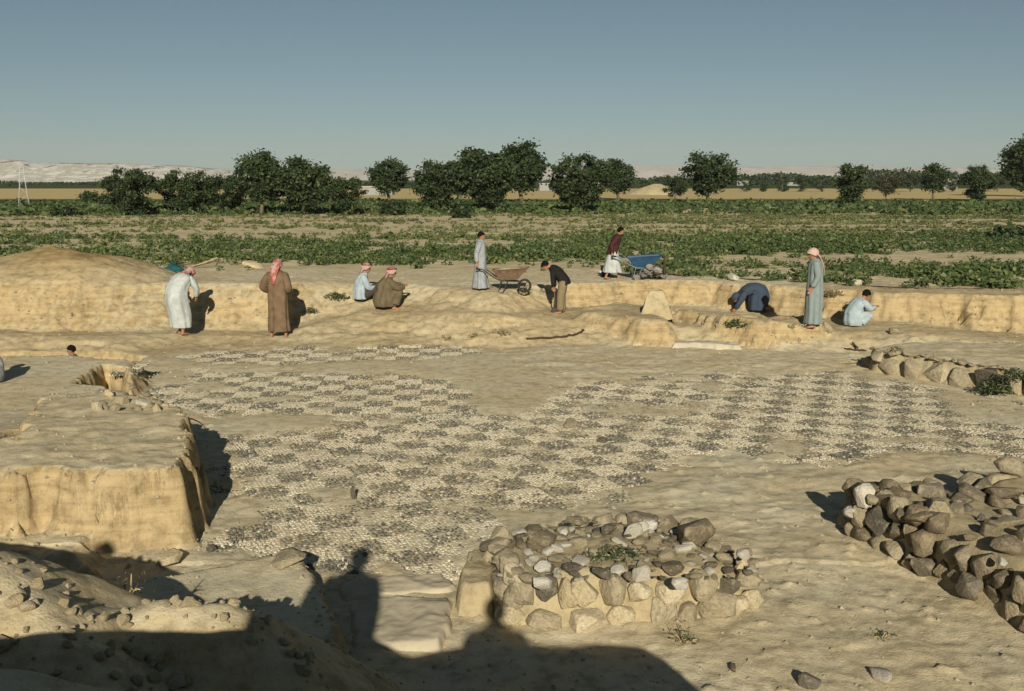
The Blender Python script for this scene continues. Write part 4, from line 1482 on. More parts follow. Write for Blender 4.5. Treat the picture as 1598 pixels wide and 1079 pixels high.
# 1 stooping man in the white robe
g = G(284, 523)
J = J_(pelvis=(-.10, 0, .88), waist=(-.04, 0, 1.03), chest=(.07, 0, 1.19), neck=(.21, 0, 1.30), head=(.33, 0, 1.36), look=(.7, 0, -.7), hup=(.7, 0, .7),
       shL=(.16, .18, 1.26), elL=(.30, .21, 1.02), wrL=(.36, .12, .82), shR=(.16, -.18, 1.26), elR=(.30, -.21, 1.02), wrR=(.36, -.12, .82),
       hipL=(-.1, .09, .86), knL=(.02, .10, .48), hipR=(-.1, -.09, .86), knR=(0, -.10, .48), anL=(.04, .1, .085), anR=(-.06, -.1, .085))
D = lambda a, b: Vector((a, 0, b)).normalized()
person('man in white robe and red headscarf stooping beside his black shadow', g, math.radians(60), 1.03, J,
       [robe(M['cloth_white'], [((0, 0, .17), Y * .215, X * .2), ((-.02, 0, .45), Y * .235, X * .215), ((-.10, 0, .78), Y * .25, X * .215), ((-.09, 0, .98), Y * .245, D(1, -.4) * .2), ((0, 0, 1.14), Y * .245, D(1, -.9) * .18),
                                ((.10, 0, 1.24), Y * .235, D(1, -1.3) * .15), ((.18, 0, 1.30), Y * .14, D(1, -1.3) * .10), ((.24, 0, 1.33), Y * .075, D(1, -1.4) * .07)], .05, .015, 7, 1)],
       {'hair': 'none', 'scarf': M['scarf_red'], 'tail': [((.30, 0, 1.40), Y * .09, D(1, 1) * .05), ((.20, 0, 1.39), Y * .12, D(.3, 1) * .03), ((.08, 0, 1.34), Y * .13, D(-.3, 1) * .02)]}, WORK)

# 2 man in the brown robe, back to us, hands on hips
g = G(436, 528)
J = J_(elL=(-.14, .30, 1.12), wrL=(.08, .2, 1.0), elR=(-.14, -.29, 1.10), wrR=(.08, -.19, .98), head=(.03, -.01, 1.58), anL=(0, .17, .085), anR=(0, -.15, .085), grip=.4, pdL=(0, 0, 1), pdR=(0, 0, 1))
person('man in long brown robe standing with his back turned, hands on hips', g, math.radians(84), 1.06, J,
       [upright_robe(M['cloth_brown'], .15, .225, 2, 1.0, r0=.09, r1=.088, r2=.07, upto=.85)],
       {'hair': 'none', 'scarf': M['scarf_red'], 'tail': [((-.08, .0, 1.58), Y * .10, X * .03), ((-.135, .02, 1.44), Y * .085, X * .028), ((-.17, .03, 1.30), Y * .055, X * .022), ((-.175, .03, 1.18), Y * .025, X * .015)]}, WORK)

# 3 seated man in the pale blue shirt
g = G(567, 470)
J = J_(pelvis=(-.05, 0, .13), waist=(-.07, 0, .28), chest=(-.03, 0, .47), neck=(.03, 0, .64), head=(.09, 0, .78), look=(1, .1, -.15),
       shL=(.0, .18, .585), elL=(.12, .24, .34), wrL=(.32, .16, .33), shR=(.0, -.18, .585), elR=(.1, -.23, .33), wrR=(.31, -.14, .32),
       hipL=(0, .1, .12), knL=(.36, .17, .36), anL=(.40, .12, .07), hipR=(0, -.1, .12), knR=(.34, -.2, .33), anR=(.30, -.16, .07), grip=.6)
person('seated man in pale blue shirt and red headscarf, left of the pair on the slope', g, math.radians(14), 1.06, J,
       [robe(M['cloth_blue'], [((-.05, 0, .06), Y * .21, X * .17), ((-.07, 0, .2), Y * .215, X * .17), ((-.06, 0, .35), Y * .2, X * .15), ((-.02, 0, .49), Y * .215, D(1, -.2) * .145), ((.0, 0, .58), Y * .195, D(1, -.3) * .12), ((.03, 0, .645), Y * .1, D(1, -.3) * .085), ((.045, 0, .675), Y * .068, X * .066)], .04, .01, 7, 3, 'shirt'),
        trousers(M['cloth_dark'], (.105, .085, .075))],
       {'hair': 'none', 'scarf': M['scarf_red'], 'cord': True, 'tail': [((.0, 0, .76), Y * .09, X * .035), ((-.08, 0, .66), Y * .12, D(.6, .5) * .03), ((-.14, 0, .56), Y * .13, D(1, .3) * .022)]}, WORK)

# 4 squatting man in olive brown robe
g = G(604, 483)
J = J_(pelvis=(-.16, 0, .22), waist=(-.14, 0, .37), chest=(-.04, 0, .54), neck=(.06, 0, .69), head=(.13, 0, .82), look=(1, .15, -.1),
       shL=(.01, .18, .64), elL=(.22, .22, .5), wrL=(.38, .1, .52), shR=(.01, -.18, .64), elR=(.2, -.24, .48), wrR=(.37, -.12, .52),
       hipL=(-.1, .1, .22), knL=(.27, .15, .46), anL=(.2, .12, .07), hipR=(-.1, -.1, .22), knR=(.26, -.17, .44), anR=(.12, -.14, .07), grip=.5)
person('squatting man in olive-brown robe and red-white headscarf, right of the pair on the slope', g, math.radians(22), 1.1, J,
       [robe(M['cloth_olive'], [((-.04, 0, .07), Y * .24, X * .24), ((-.05, 0, .2), Y * .26, X * .25), ((-.04, 0, .34), Y * .245, X * .225), ((-.03, 0, .45), Y * .235, D(1, .1) * .19), ((-.02, 0, .54), Y * .235, D(1, -.1) * .18), ((.02, 0, .63), Y * .205, D(1, -.4) * .13),
                                ((.05, 0, .69), Y * .11, D(1, -.4) * .09), ((.075, 0, .72), Y * .07, D(1, -.4) * .07)], .05, .015, 7, 4, r0=.1, r1=.085, r2=.075), skirt_knees(M['cloth_olive'])],
       {'hair': 'none', 'scarf': M['scarf_red'], 'cord': True, 'tail': [((.04, 0, .82), Y * .10, X * .03), ((-.04, 0, .70), Y * .10, D(1, .5) * .03), ((-.10, 0, .58), Y * .06, D(1, .3) * .022), ((-.13, 0, .47), Y * .03, X * .015)]}, WORK)

# 5 boy in the grey robe with the old wheelbarrow
g5 = G(750, 452)
J = J_(elL=(-.05, .23, 1.08), wrL=(.0, .24, .80), elR=(-.10, -.24, 1.08), wrR=(-.08, -.27, .80), look=(1, -.25, -.1), anR=(-.12, -.12, .085), anL=(.1, .1, .085), knR=(-.04, -.1, .5), grip=.9)
person('black-haired boy in long grey robe gripping the rusty wheelbarrow', g5, math.radians(-4), .84, J,
       [upright_robe(M['cloth_grey'], .05, .27, 5, 1.12)], {}, WORK)

# 6 boy bending with a shovel
g6 = G(876, 489)
J = J_(pelvis=(-.06, 0, .90), waist=(.02, 0, 1.03), chest=(.16, 0, 1.17), neck=(.31, 0, 1.29), head=(.45, 0, 1.32), look=(.75, 0, -.66), hup=(.66, 0, .75),
       shL=(.24, .18, 1.25), elL=(.24, .21, .98), wrL=(.22, .14, .74), shR=(.24, -.18, 1.25), elR=(.22, -.22, .97), wrR=(.20, -.1, .70),
       hipL=(-.05, .09, .88), hipR=(-.05, -.09, .88), knL=(.02, .1, .48), knR=(.0, -.1, .48), anL=(.03, .1, .085), anR=(-.03, -.11, .085), grip=.9)
jr = lambda mat: robe(mat, [((-.10, 0, .80), Y * .2, D(1, -.3) * .16), ((-.06, 0, .92), Y * .2, D(1, -.5) * .155), ((.03, 0, 1.04), Y * .185, D(1, -.8) * .145), ((.15, 0, 1.16), Y * .21, D(1, -1.1) * .145), ((.24, 0, 1.24), Y * .195, D(1, -1.2) * .12), ((.29, 0, 1.28), Y * .11, D(1, -1.2) * .09), ((.32, 0, 1.30), Y * .07, D(1, -1.2) * .065)], .03, .01, 6, 6, 'jacket')
person('boy in black jacket and brown trousers bending over a shovel', g6, math.radians(176), .88, J,
       [jr(M['cloth_black']), trousers(M['cloth_trouser'], (.125, .11, .105), .98)], {}, WORK)
sh = empty('shovel', g6 + Vector((-.16, -.08, 0)))
MB().tube([(0, 0, .10), (-.02, .02, .72)], .017, 8).build('handle', M['wood'], sh)
MB().tube([(.05, 0, .725), (-.09, .04, .725)], .014, 8).build('grip', M['wood'], sh)
bl = MB().loft([((.015, 0, -.10), vec(.02, 0, 0), vec(0, .012, 0)), ((.012, 0, -.02), vec(.10, 0, 0), vec(0, .014, 0)), ((.006, 0, .08), vec(.105, 0, 0), vec(0, .02, 0)), ((0, 0, .14), vec(.03, 0, 0), vec(0, .022, 0))], 14, 4, 0, 1, 0, None, True, True)
bl.build('blade', M['dark_iron'], sh)
tag(sh, 'dark shovel stuck in the earth in front of the bending boy', 'shovel')

# 7 boy in maroon jacket pushing the blue wheelbarrow
g7 = G(956, 436)
J = J_(pelvis=(-.02, 0, .93), waist=(.03, 0, 1.08), chest=(.1, 0, 1.25), neck=(.17, 0, 1.41), head=(.24, 0, 1.54), look=(1, 0, -.05),
       shL=(.13, .18, 1.355), elL=(.02, .24, 1.1), wrL=(.06, .25, .84), shR=(.13, -.18, 1.355), elR=(-.06, -.25, 1.1), wrR=(-.04, -.28, .84),
       anL=(.2, .1, .085), knL=(.16, .1, .5), anR=(-.22, -.1, .1), knR=(-.04, -.1, .5), grip=.9)
person('boy in maroon jacket and white skirt pushing the blue wheelbarrow', g7, math.radians(-3), .86, J,
       [robe(M['cloth_white'], [((0, 0, .22), Y * .23, X * .30), ((0, 0, .45), Y * .225, X * .25), ((-.01, 0, .75), Y * .21, X * .18), ((0, 0, .98), Y * .185, X * .145)], .06, .01, 6, 7, 'skirt', False),
        robe(M['cloth_maroon'], [((-.04, 0, .80), Y * .215, X * .175), ((-.01, 0, .95), Y * .21, X * .165), ((.04, 0, 1.1), Y * .19, D(1, -.3) * .15), ((.1, 0, 1.26), Y * .21, D(1, -.4) * .145), ((.14, 0, 1.35), Y * .195, D(1, -.4) * .12), ((.165, 0, 1.41), Y * .11, D(1, -.4) * .09), ((.18, 0, 1.44), Y * .07, D(1, -.4) * .066)], .03, .01, 6, 8, 'jacket')],
       {}, WORK)

# 8 kneeling man in navy, head to the ground
g8 = G(1180, 486)
J = J_(pelvis=(-.12, 0, .46), waist=(.02, 0, .52), chest=(.2, 0, .50), neck=(.36, 0, .40), head=(.46, 0, .30), look=(.55, 0, -.85), hup=(.85, 0, .5),
       shL=(.3, .17, .43), elL=(.42, .22, .22), wrL=(.50, .14, .05), shR=(.3, -.17, .43), elR=(.42, -.22, .22), wrR=(.50, -.14, .05),
       hipL=(-.12, .1, .44), knL=(-.02, .12, .07), anL=(-.42, .1, .06), hipR=(-.12, -.1, .44), knR=(-.02, -.12, .07), anR=(-.42, -.1, .06), ftL=(-1, 0, .2), ftR=(-1, 0, .2), toe=-.02)
person('kneeling man in navy robe bent down with his head near the ground', g8, math.radians(174), 1.08, J,
       [robe(M['cloth_navy'], [((-.02, 0, .03), Y * .25, X * .22), ((-.03, 0, .18), Y * .25, X * .23), ((-.05, 0, .34), Y * .245, X * .24), ((-.03, 0, .47), Y * .235, D(1, -.6) * .2), ((.06, 0, .53), Y * .215, D(.6, -1) * .15), ((.18, 0, .51), Y * .215, D(-.1, -1) * .14), ((.28, 0, .455), Y * .2, D(-.6, -1) * .12), ((.34, 0, .415), Y * .11, D(-.9, -1) * .09), ((.37, 0, .39), Y * .07, D(-1, -1) * .068)], .04, .01, 6, 9)],
       {'hair': 'none', 'scarf': M['cloth_navy']}, WORK)

# 9 standing man with the pink scarf
g9 = G(1268, 512)
J = J_(look=(1, .1, -.35), head=(.06, 0, 1.565), neck=(.02, 0, 1.43), elL=(-.04, .23, 1.1), wrL=(.08, .22, .86), elR=(-.02, -.23, 1.1), wrR=(.07, -.22, .86))
person('man in grey-green robe with pink headscarf down his back, standing in the trench', g9, math.radians(170), 1.04, J,
       [upright_robe(M['cloth_teal'], .09, .215, 10)],
       {'hair': 'none', 'scarf': M['scarf_pink'], 'tail': [((-.04, 0, 1.56), Y * .1, X * .035), ((-.11, 0, 1.44), Y * .115, D(1, .3) * .03), ((-.165, 0, 1.28), Y * .10, X * .022), ((-.175, 0, 1.12), Y * .05, X * .016)]}, WORK)

# 10 crouching boy in pale blue
g10 = G(1334, 509)
J = J_(pelvis=(-.14, 0, .24), waist=(-.08, 0, .38), chest=(.04, 0, .52), neck=(.15, 0, .63), head=(.26, 0, .73), look=(.95, .1, -.35), hup=(.35, 0, .95),
       shL=(.1, .17, .6), elL=(.26, .2, .42), wrL=(.46, .08, .46), shR=(.1, -.17, .6), elR=(.27, -.2, .42), wrR=(.47, -.08, .45),
       hipL=(-.1, .1, .23), knL=(.28, .13, .3), anL=(.05, .12, .07), hipR=(-.1, -.1, .23), knR=(.28, -.14, .26), anR=(.04, -.12, .07), grip=.6)
person('black-haired boy in pale blue robe crouching at work by the trench wall', g10, math.radians(12), .98, J,
       [robe(M['cloth_blue'], [((-.04, 0, .03), Y * .2, X * .2), ((-.05, 0, .14), Y * .22, X * .22), ((-.05, 0, .27), Y * .22, X * .21), ((-.05, 0, .38), Y * .215, D(1, .1) * .2), ((.02, 0, .5), Y * .21, D(1, -.5) * .145), ((.09, 0, .58), Y * .19, D(1, -.7) * .12), ((.135, 0, .62), Y * .11, D(1, -.7) * .09), ((.16, 0, .645), Y * .068, D(1, -.8) * .066)], .045, .01, 6, 11), skirt_knees(M['cloth_blue'])],
       {}, WORK)

# 11 boy whose head shows above the ledge
c11 = at_depth(113, 548, 20.25)
gz = ground_z(c11.x, c11.y)
J = J_(look=(1, .1, -.15), elL=(.1, .24, 1.12), wrL=(.3, .16, 1.06), elR=(.1, -.24, 1.12), wrR=(.3, -.16, 1.06), grip=.7)
person('boy deep in the left trench, only head and shoulders above the ledge', Vector((c11.x, c11.y, gz)), math.radians(190), (c11.z - gz + .03) / 1.6, J,
       [upright_robe(M['cloth_brown'], .1, .25, 12)], {}, WORK)

# 12 figure cut by the left edge
g12 = P(-15, 602, .32)
g12.z = ground_z(g12.x, g12.y)
J = J_(pelvis=(-.14, 0, .24), waist=(-.08, 0, .38), chest=(.04, 0, .50), neck=(.17, 0, .58), head=(.28, 0, .62), look=(.8, 0, -.6), hup=(.6, 0, .8),
       shL=(.12, .17, .56), elL=(.28, .2, .36), wrL=(.42, .1, .2), shR=(.12, -.17, .56), elR=(.28, -.2, .36), wrR=(.42, -.1, .2),
       hipL=(-.1, .1, .23), knL=(.28, .13, .3), anL=(.05, .12, .07), hipR=(-.1, -.1, .23), knR=(.28, -.14, .26), anR=(.04, -.12, .07), grip=.6)
person('crouching figure in grey-blue robe cut off by the left edge', g12, math.radians(150), .9, J,
       [robe(M['cloth_grey'], [((-.04, 0, .03), Y * .2, X * .2), ((-.05, 0, .14), Y * .22, X * .22), ((-.05, 0, .27), Y * .22, X * .21), ((-.05, 0, .38), Y * .215, D(1, .1) * .2), ((.04, 0, .48), Y * .21, D(1, -.7) * .145), ((.12, 0, .54), Y * .19, D(1, -1) * .12), ((.15, 0, .57), Y * .11, D(1, -1) * .09), ((.18, 0, .59), Y * .068, D(1, -1) * .066)], .045, .01, 6, 13), skirt_knees(M['cloth_grey'])],
       {}, WORK)

# the photographer's party behind the camera; their shadows reach into the picture
def onlooker(x, y, rz, label, J, mat, sc):
    person(label, Vector((x, y, ground_z(x, y))), rz, sc, J, [upright_robe(mat, .12, .22, 14)], {}, 'onlookers behind the camera', .016)

onlooker(0.20, -.42, math.radians(90), 'photographer behind the camera, hands before the chest, whose shadow falls below the stone pile', J_(elL=(.05, .25, 1.14), wrL=(.24, .08, 1.28), elR=(.05, -.25, 1.14), wrR=(.24, -.08, 1.28)), M['cloth_trouser'], 1.0)
onlooker(-1.12, .15, math.radians(90), 'onlooker left of the photographer whose shadow reaches the threshold slab', J_(), M['cloth_navy'], 1.09)
onlooker(-3.65, .2, math.radians(100), 'onlooker with hand on hip whose shadow falls beside the earth block', J_(elL=(-.05, .42, 1.12), wrL=(.06, .2, .98), elR=(-.05, -.42, 1.12), wrR=(.06, -.2, .98)), M['cloth_grey'], 1.09)

# ------------------------------------------------------------------ wheelbarrows and small gear
def wheelbarrow(loc, rz, scale, tray_m, frame_m, label, full=None):
    """+X is the wheel end; the grips are near the origin"""
    root = empty('wheelbarrow', loc, rz, scale)
    tag(root, label, 'wheelbarrow', 'wheelbarrows on the bank')
    t = MB()
    z0, z1 = .36, .62
    lo = [(.56, -.19), (1.02, -.16), (1.02, .16), (.56, .19)]
    hi = [(.36, -.32), (1.32, -.27), (1.32, .27), (.36, .32)]
    vs = [(x, y, z0) for x, y in lo] + [(x, y, z1 + (.06 if x > 1 else 0)) for x, y in hi]
    vs += [(x * .985 + .012, y * .94, z0 + .015) for x, y in lo] + [(x * .985 + .012, y * .95, z1 + (.06 if x > 1 else 0)) for x, y in hi]
    fs = [(3, 2, 1, 0), (0, 1, 5, 4), (1, 2, 6, 5), (2, 3, 7, 6), (3, 0, 4, 7), (8, 9, 10, 11), (12, 13, 9, 8), (13, 14, 10, 9), (14, 15, 11, 10), (15, 12, 8, 11),
          (4, 5, 13, 12), (5, 6, 14, 13), (6, 7, 15, 14), (7, 4, 12, 15)]
    bevel(t.add(vs, fs).build('tray', tray_m, root, False), .012)
    rim = MB()
    q = [Vector((x, y, z1 + (.06 if x > 1 else 0))) for x, y in hi]
    rim.tube(q + [q[0]], .014, 8, False)
    rim.build('rim', tray_m, root)
    for s in (-1, 1):
        MB().tube([(-.06, s * .27, .66), (.12, s * .27, .64), (.42, s * .24, .42), (.6, s * .2, .335), (1.05, s * .1, .31), (1.22, s * .06, .19)], .018, 8).build('handle', frame_m, root)
        MB().tube([(-.08, s * .27, .662), (.04, s * .27, .652)], .024, 10).build('grip', M['rubber'], root)
        MB().tube([(.6, s * .2, .335), (.52, s * .23, .02), (.64, s * .23, .02), (.78, s * .17, .33)], .014, 8).build('leg', frame_m, root)
    w = empty('wheel', (1.22, 0, .19))
    w.parent = root
    ty = MB()
    N, K_ = 28, 10
    vs, fs = [], []
    for i in range(N):
        a = 2 * math.pi * i / N
        for k in range(K_):
            b = 2 * math.pi * k / K_
            rr_ = .16 + .03 * math.cos(b)
            vs.append((rr_ * math.cos(a), .034 * math.sin(b), rr_ * math.sin(a)))
    for i in range(N):
        for k in range(K_):
            fs.append((i * K_ + k, i * K_ + (k + 1) % K_, ((i + 1) % N) * K_ + (k + 1) % K_, ((i + 1) % N) * K_ + k))
    ty.add(vs, fs).build('tyre', M['rubber'], w)
    rm = MB().tube([(0, -.05, 0), (0, .05, 0)], .03, 12)
    for i in range(6):
        a = math.pi * i / 3
        rm.tube([(0, 0, 0), (.14 * math.cos(a), 0, .14 * math.sin(a))], .009, 6)
    rm.build('rim', frame_m, w)
    MB().tube([(1.22, -.09, .19), (1.22, .09, .19)], .011, 8).build('axle', frame_m, root)
    if full:
        m = MB()
        R = random.Random(3)
        rings = []
        for k, (sx, sy, zz) in enumerate(((.40, .26, .56), (.36, .24, .62), (.25, .17, .67), (.1, .07, .69))):
            rings.append(((.84, 0, zz), vec(sx, 0, 0), vec(0, sy, 0)))
        m.loft(rings, 24, 4, .06, 5, 4, None, True, True)
        m.build('load', full, root)
    return root

b5 = Vector((g5.x - .02, g5.y - .10, 0))
b5.z = ground_z(b5.x + .7, b5.y) - .01
wheelbarrow(b5, math.radians(-3), .92, M['rust'], M['dark_iron'], 'rusty brown wheelbarrow held by the boy in the grey robe', M['mud'])
b7 = Vector((g7.x + .02, g7.y - .12, 0))
b7.z = ground_z(b7.x + .8, b7.y)
wheelbarrow(b7, math.radians(-2), .98, M['blue_paint'], M['blue_grey'], 'blue wheelbarrow pushed by the boy in the maroon jacket')

# grey rubble heap in front of the blue wheelbarrow
hp = G(1018, 437)
r_ = random.Random(91)
root = empty('rubble_heap', hp)
tag(root, 'heap of grey rubble right in front of the blue wheelbarrow', 'rubble')
for i in range(38):
    x, y = r_.gauss(0, .2), r_.gauss(.1, .15)
    s = r_.uniform(.1, .26)
    z = max(0, .42 - 1.1 * math.hypot(x, y)) * r_.uniform(.5, 1)
    stone(root, 'grey', hp + Vector((x, y, z + s * .2)), (s * .5, s * .45, s * .4), (r_.uniform(-.5, .5), r_.uniform(-.5, .5), r_.uniform(0, 6)), r_)
# dark stake behind it
sp = hp + Vector((.36, .25, 0))
sp.z = ground_z(sp.x, sp.y)
st = MB().tube([(0, 0, -.1), (.01, 0, .3), (-.01, .01, .62)], [.035, .03, .026], 8).build('stake', M['twig'])
st.location = sp
tag(st, 'short dark wooden stake right of the grey rubble heap', 'stake')

# bucket left of the maroon boy
bk = G(946, 432)
root = empty('bucket', bk + Vector((0, .15, 0)))
tag(root, 'black rubber bucket on the bank behind the boy with the blue wheelbarrow', 'bucket')
n = 20
b = MB()
b.loft([((0, 0, .0), X * .11, Y * .11), ((0, 0, .15), X * .135, Y * .135), ((0, 0, .3), X * .155, Y * .155)], 20, 3, 0, 1, 0, None, True, False)
o = b.build('pail', M['rubber'], root)
o.modifiers.new('solid', 'SOLIDIFY').thickness = .008
MB().tube([(.155 * math.cos(a), 0, .3 + .13 * math.sin(a)) for a in np.linspace(0, math.pi, 12)], .006, 6).build('handle', M['dark_iron'], root)
wh = MB().ell((-.16, -.06, .13), (.05, .05, .045), None, 10, 7).build('highlight_blob', M['cloth_white'], root)  # pale blob modelled in place of a highlight on the bucket

# bundle with tools behind the stooping man
bp = G(272, 424)
root = empty('cloth_bundle', bp)
tag(root, 'teal cloth bundle lying on the bank behind the stooping man', 'bundle')
b = MB().loft([((0, 0, 0), X * .24, Y * .16), ((.02, 0, .07), X * .24, Y * .17), ((.0, 0, .14), X * .16, Y * .12), ((-.04, 0, .19), X * .05, Y * .04)], 26, 5, .12, 5, 9, .2, True, True)
b.build('cloth', M['teal_cloth'], root)
b = MB().tube([(-.04, 0, .18), (-.1, .02, .23), (-.02, -.03, .25)], [.04, .03, .02], 8)
b.build('knot', M['teal_cloth'], root)
for i, (x0, x1, z1, y) in enumerate(((-.9, .5, .12, .35), (.2, 1.0, .25, .3), (.45, .95, .1, .1))):
    q = G(285, 420) + Vector((x0 * .5, .3 + y, 0))
    q.z = ground_z(q.x, q.y)
    o = MB().tube([(0, 0, .04), ((x1 - x0) * .5, .05, .08 + z1 * .3), (x1 - x0, .02, .06 + z1)], .02, 7).build('tool_shaft', (M['wood'], M['straw'], M['wood'])[i])
    o.location = q
    tag(o, ('long dark tool shaft lying behind the teal bundle', 'pale stick propped up right of the teal bundle', 'short dark stick on the bank right of the teal bundle')[i], 'stick')

def strip(name, pix, rad, mat, label, cat, lift=.02, n=8):
    pts = []
    for (a, b), (c, d) in zip(pix[:-1], pix[1:]):
        for k in range(5):
            g = G(a + (c - a) * k / 5, b + (d - b) * k / 5)
            pts.append(g)
    pts.append(G(*pix[-1]))
    o0 = pts[0].copy()
    rr = random.Random(len(pts))
    o = MB().tube([p - o0 + Vector((0, 0, lift + rr.uniform(0, .01))) for p in pts], [rad * rr.uniform(.8, 1.15) for _ in pts], n).build(name, mat)
    o.location = o0
    return tag(o, label, cat)

strip('branch', [(822, 531), (850, 530), (880, 528), (900, 524), (912, 518)], .028, M['twig'], 'long curved dark branch lying on the sand in mid floor', 'branch', .02)
strip('twig', [(1318, 546), (1335, 549), (1352, 549)], .018, M['twig'], 'thin dark twig on the sand left of the mud wall', 'twig')
strip('twig', [(1330, 540), (1338, 548)], .02, M['twig'], 'short dark twig leaning across the thin one', 'twig', .06)
strip('twig', [(1310, 568), (1330, 568), (1345, 567)], .012, M['straw'], 'straw-coloured stalk by the shadow of the mud wall', 'twig')
# irrigation hose along the field edge
hpix = [(1042, 428), (1120, 432), (1200, 437), (1280, 441), (1360, 446), (1450, 450), (1530, 450), (1585, 446)]
pts = [P(a, b, 1.03) for a, b in hpix]
o = MB().tube([p - pts[0] for p in pts], .014, 8).build('hose', M['rubber'])
o.location = pts[0]
o.location.z = ground_z(pts[0].x, pts[0].y) + .02
tag(o, 'black irrigation hose lying along the edge of the green field', 'hose')

# roots hanging on the shaded side of the earth block
r_ = random.Random(17)
root = empty('roots', G(284, 700))
tag(root, 'tangle of dark roots hanging from the right edge of the earth block', 'roots')
for i in range(8):
    p = P(r_.uniform(266, 284), r_.uniform(650, 740), .66)
    pts = [Vector((0, 0, 0))]
    d = Vector((r_.uniform(.2, 1), r_.uniform(-.5, .3), r_.uniform(.1, .8))).normalized()
    for k in range(6):
        pts.append(pts[-1] + d * .06)
        d = (d + Vector((r_.uniform(-.4, .4), r_.uniform(-.5, .5), -.35))).normalized()
    o = MB().tube(pts, [.014 - .0018 * k for k in range(7)], 5).build('root', M['twig'], root)
    o.location = p - root.location

# ------------------------------------------------------------------ vegetation
def leaf_mesh(name, c, nrm_up, size, tone, mat, r, droop=0.0, asp=0.5):
    """one folded quad leaf per row of c"""
    n = len(c)
    d = r.normal(size=(n, 3))
    d[:, 2] = d[:, 2] * 0.6 + nrm_up
    d /= np.linalg.norm(d, axis=1)[:, None]
    e = np.cross(d, r.normal(size=(n, 3)))
    e /= np.linalg.norm(e, axis=1)[:, None]
    s = size[:, None]
    v = np.stack([c - d * s * .5, c + e * s * asp * .5, c + d * s * .5 - np.array([0, 0, droop]) * s, c - e * s * asp * .5], 1)
    f = np.arange(n * 4).reshape(n, 4)
    me = mesh_np(name, v.reshape(-1, 3), f, False)
    at = me.attributes.new('tone', 'FLOAT', 'POINT')
    at.data.foreach_set('value', np.repeat(tone, 4).astype(np.float32))
    return me

def crown_points(r, h0, h1, w, nclump, per, cl):
    """leaf positions: clumps spread through an uneven ellipsoid, denser at the rim"""
    cs = []
    H = (h1 - h0)
    while len(cs) < nclump:
        p = r.uniform(-1, 1, 3)
        q = np.linalg.norm(p)
        if q > 1 or q < 0.35 * r.random():
            continue
        low = 1.0 if p[2] > -0.3 else 0.8
        cs.append((p[0] * w * low, p[1] * w * low, h0 + H * (p[2] + 1) / 2, cl * r.uniform(0.6, 1.3)))
    pts, tone = [], []
    for x, y, z, s in cs:
        g = r.normal(size=(per, 3)) * np.array([s, s, s * .7]) * 0.5
        pts.append(g + np.array([x, y, z]))
        tone.append(np.clip(r.normal(0.5, .2, per) + r.normal(0, .12), 0, 1))
    return np.concatenate(pts), np.concatenate(tone), cs

def tree(px, top, base, wpx, label, name='orchard_tree', mat='leaf_tree', seed=0, trunk_px=None, nclump=46, per=130, leaf=.30, loose=1.0, group='trees along the far edge of the field', y=None, low=None):
    r = np.random.default_rng(seed + 500)
    g = P(px, base, 1.0) if y is None else at_depth(px, base, y)
    if y is not None:
        g.z = 1.0
    dist = g.y
    h = (base - top) / FPX * dist * 1.02
    w = wpx / 2 / FPX * dist
    tr = (h * .22) if low is None else h * low
    root = empty(name, (g.x, g.y, 0.95))
    tag(root, label, 'tree', group)
    sc = max(0.6, h / 5)
    c, t, cs = crown_points(r, tr, h * .98, w * .96, int(nclump * 1.35), per, .62 * sc * loose)
    sz = r.uniform(.6, 1.3, len(c)) * leaf * sc
    link('crown', leaf_mesh('crown', c, .1, sz, t, M[mat], r, .15, .6), M[mat], root)
    tb = MB()
    rr = .045 * h * .7
    bend = r.normal(0, .05 * h, 2)
    tb.tube([(0, 0, -.15), (bend[0] * .3, bend[1] * .3, h * .15), (bend[0], bend[1], h * .38), (bend[0] * .8, bend[1], h * .62), (bend[0] * .5, bend[1], h * .85)], [rr * 1.3, rr, rr * .8, rr * .5, rr * .2], 8)
    for k in r.choice(len(cs), min(9, len(cs)), replace=False):
        x, y_, z, s = cs[k]
        z0 = min(h * .55, max(h * .16, z - .5 * math.hypot(x, y_)))
        tb.tube([(bend[0] * z0 / (h * .4) if z0 < h * .4 else bend[0], bend[1] * min(1, z0 / (h * .4)), z0), ((x + bend[0]) * .45, (y_ + bend[1]) * .45, z0 + (z - z0) * .6), (x, y_, z)], [rr * .5, rr * .33, rr * .12], 6)
    tb.build('trunk', M['bark'], root)
    return root

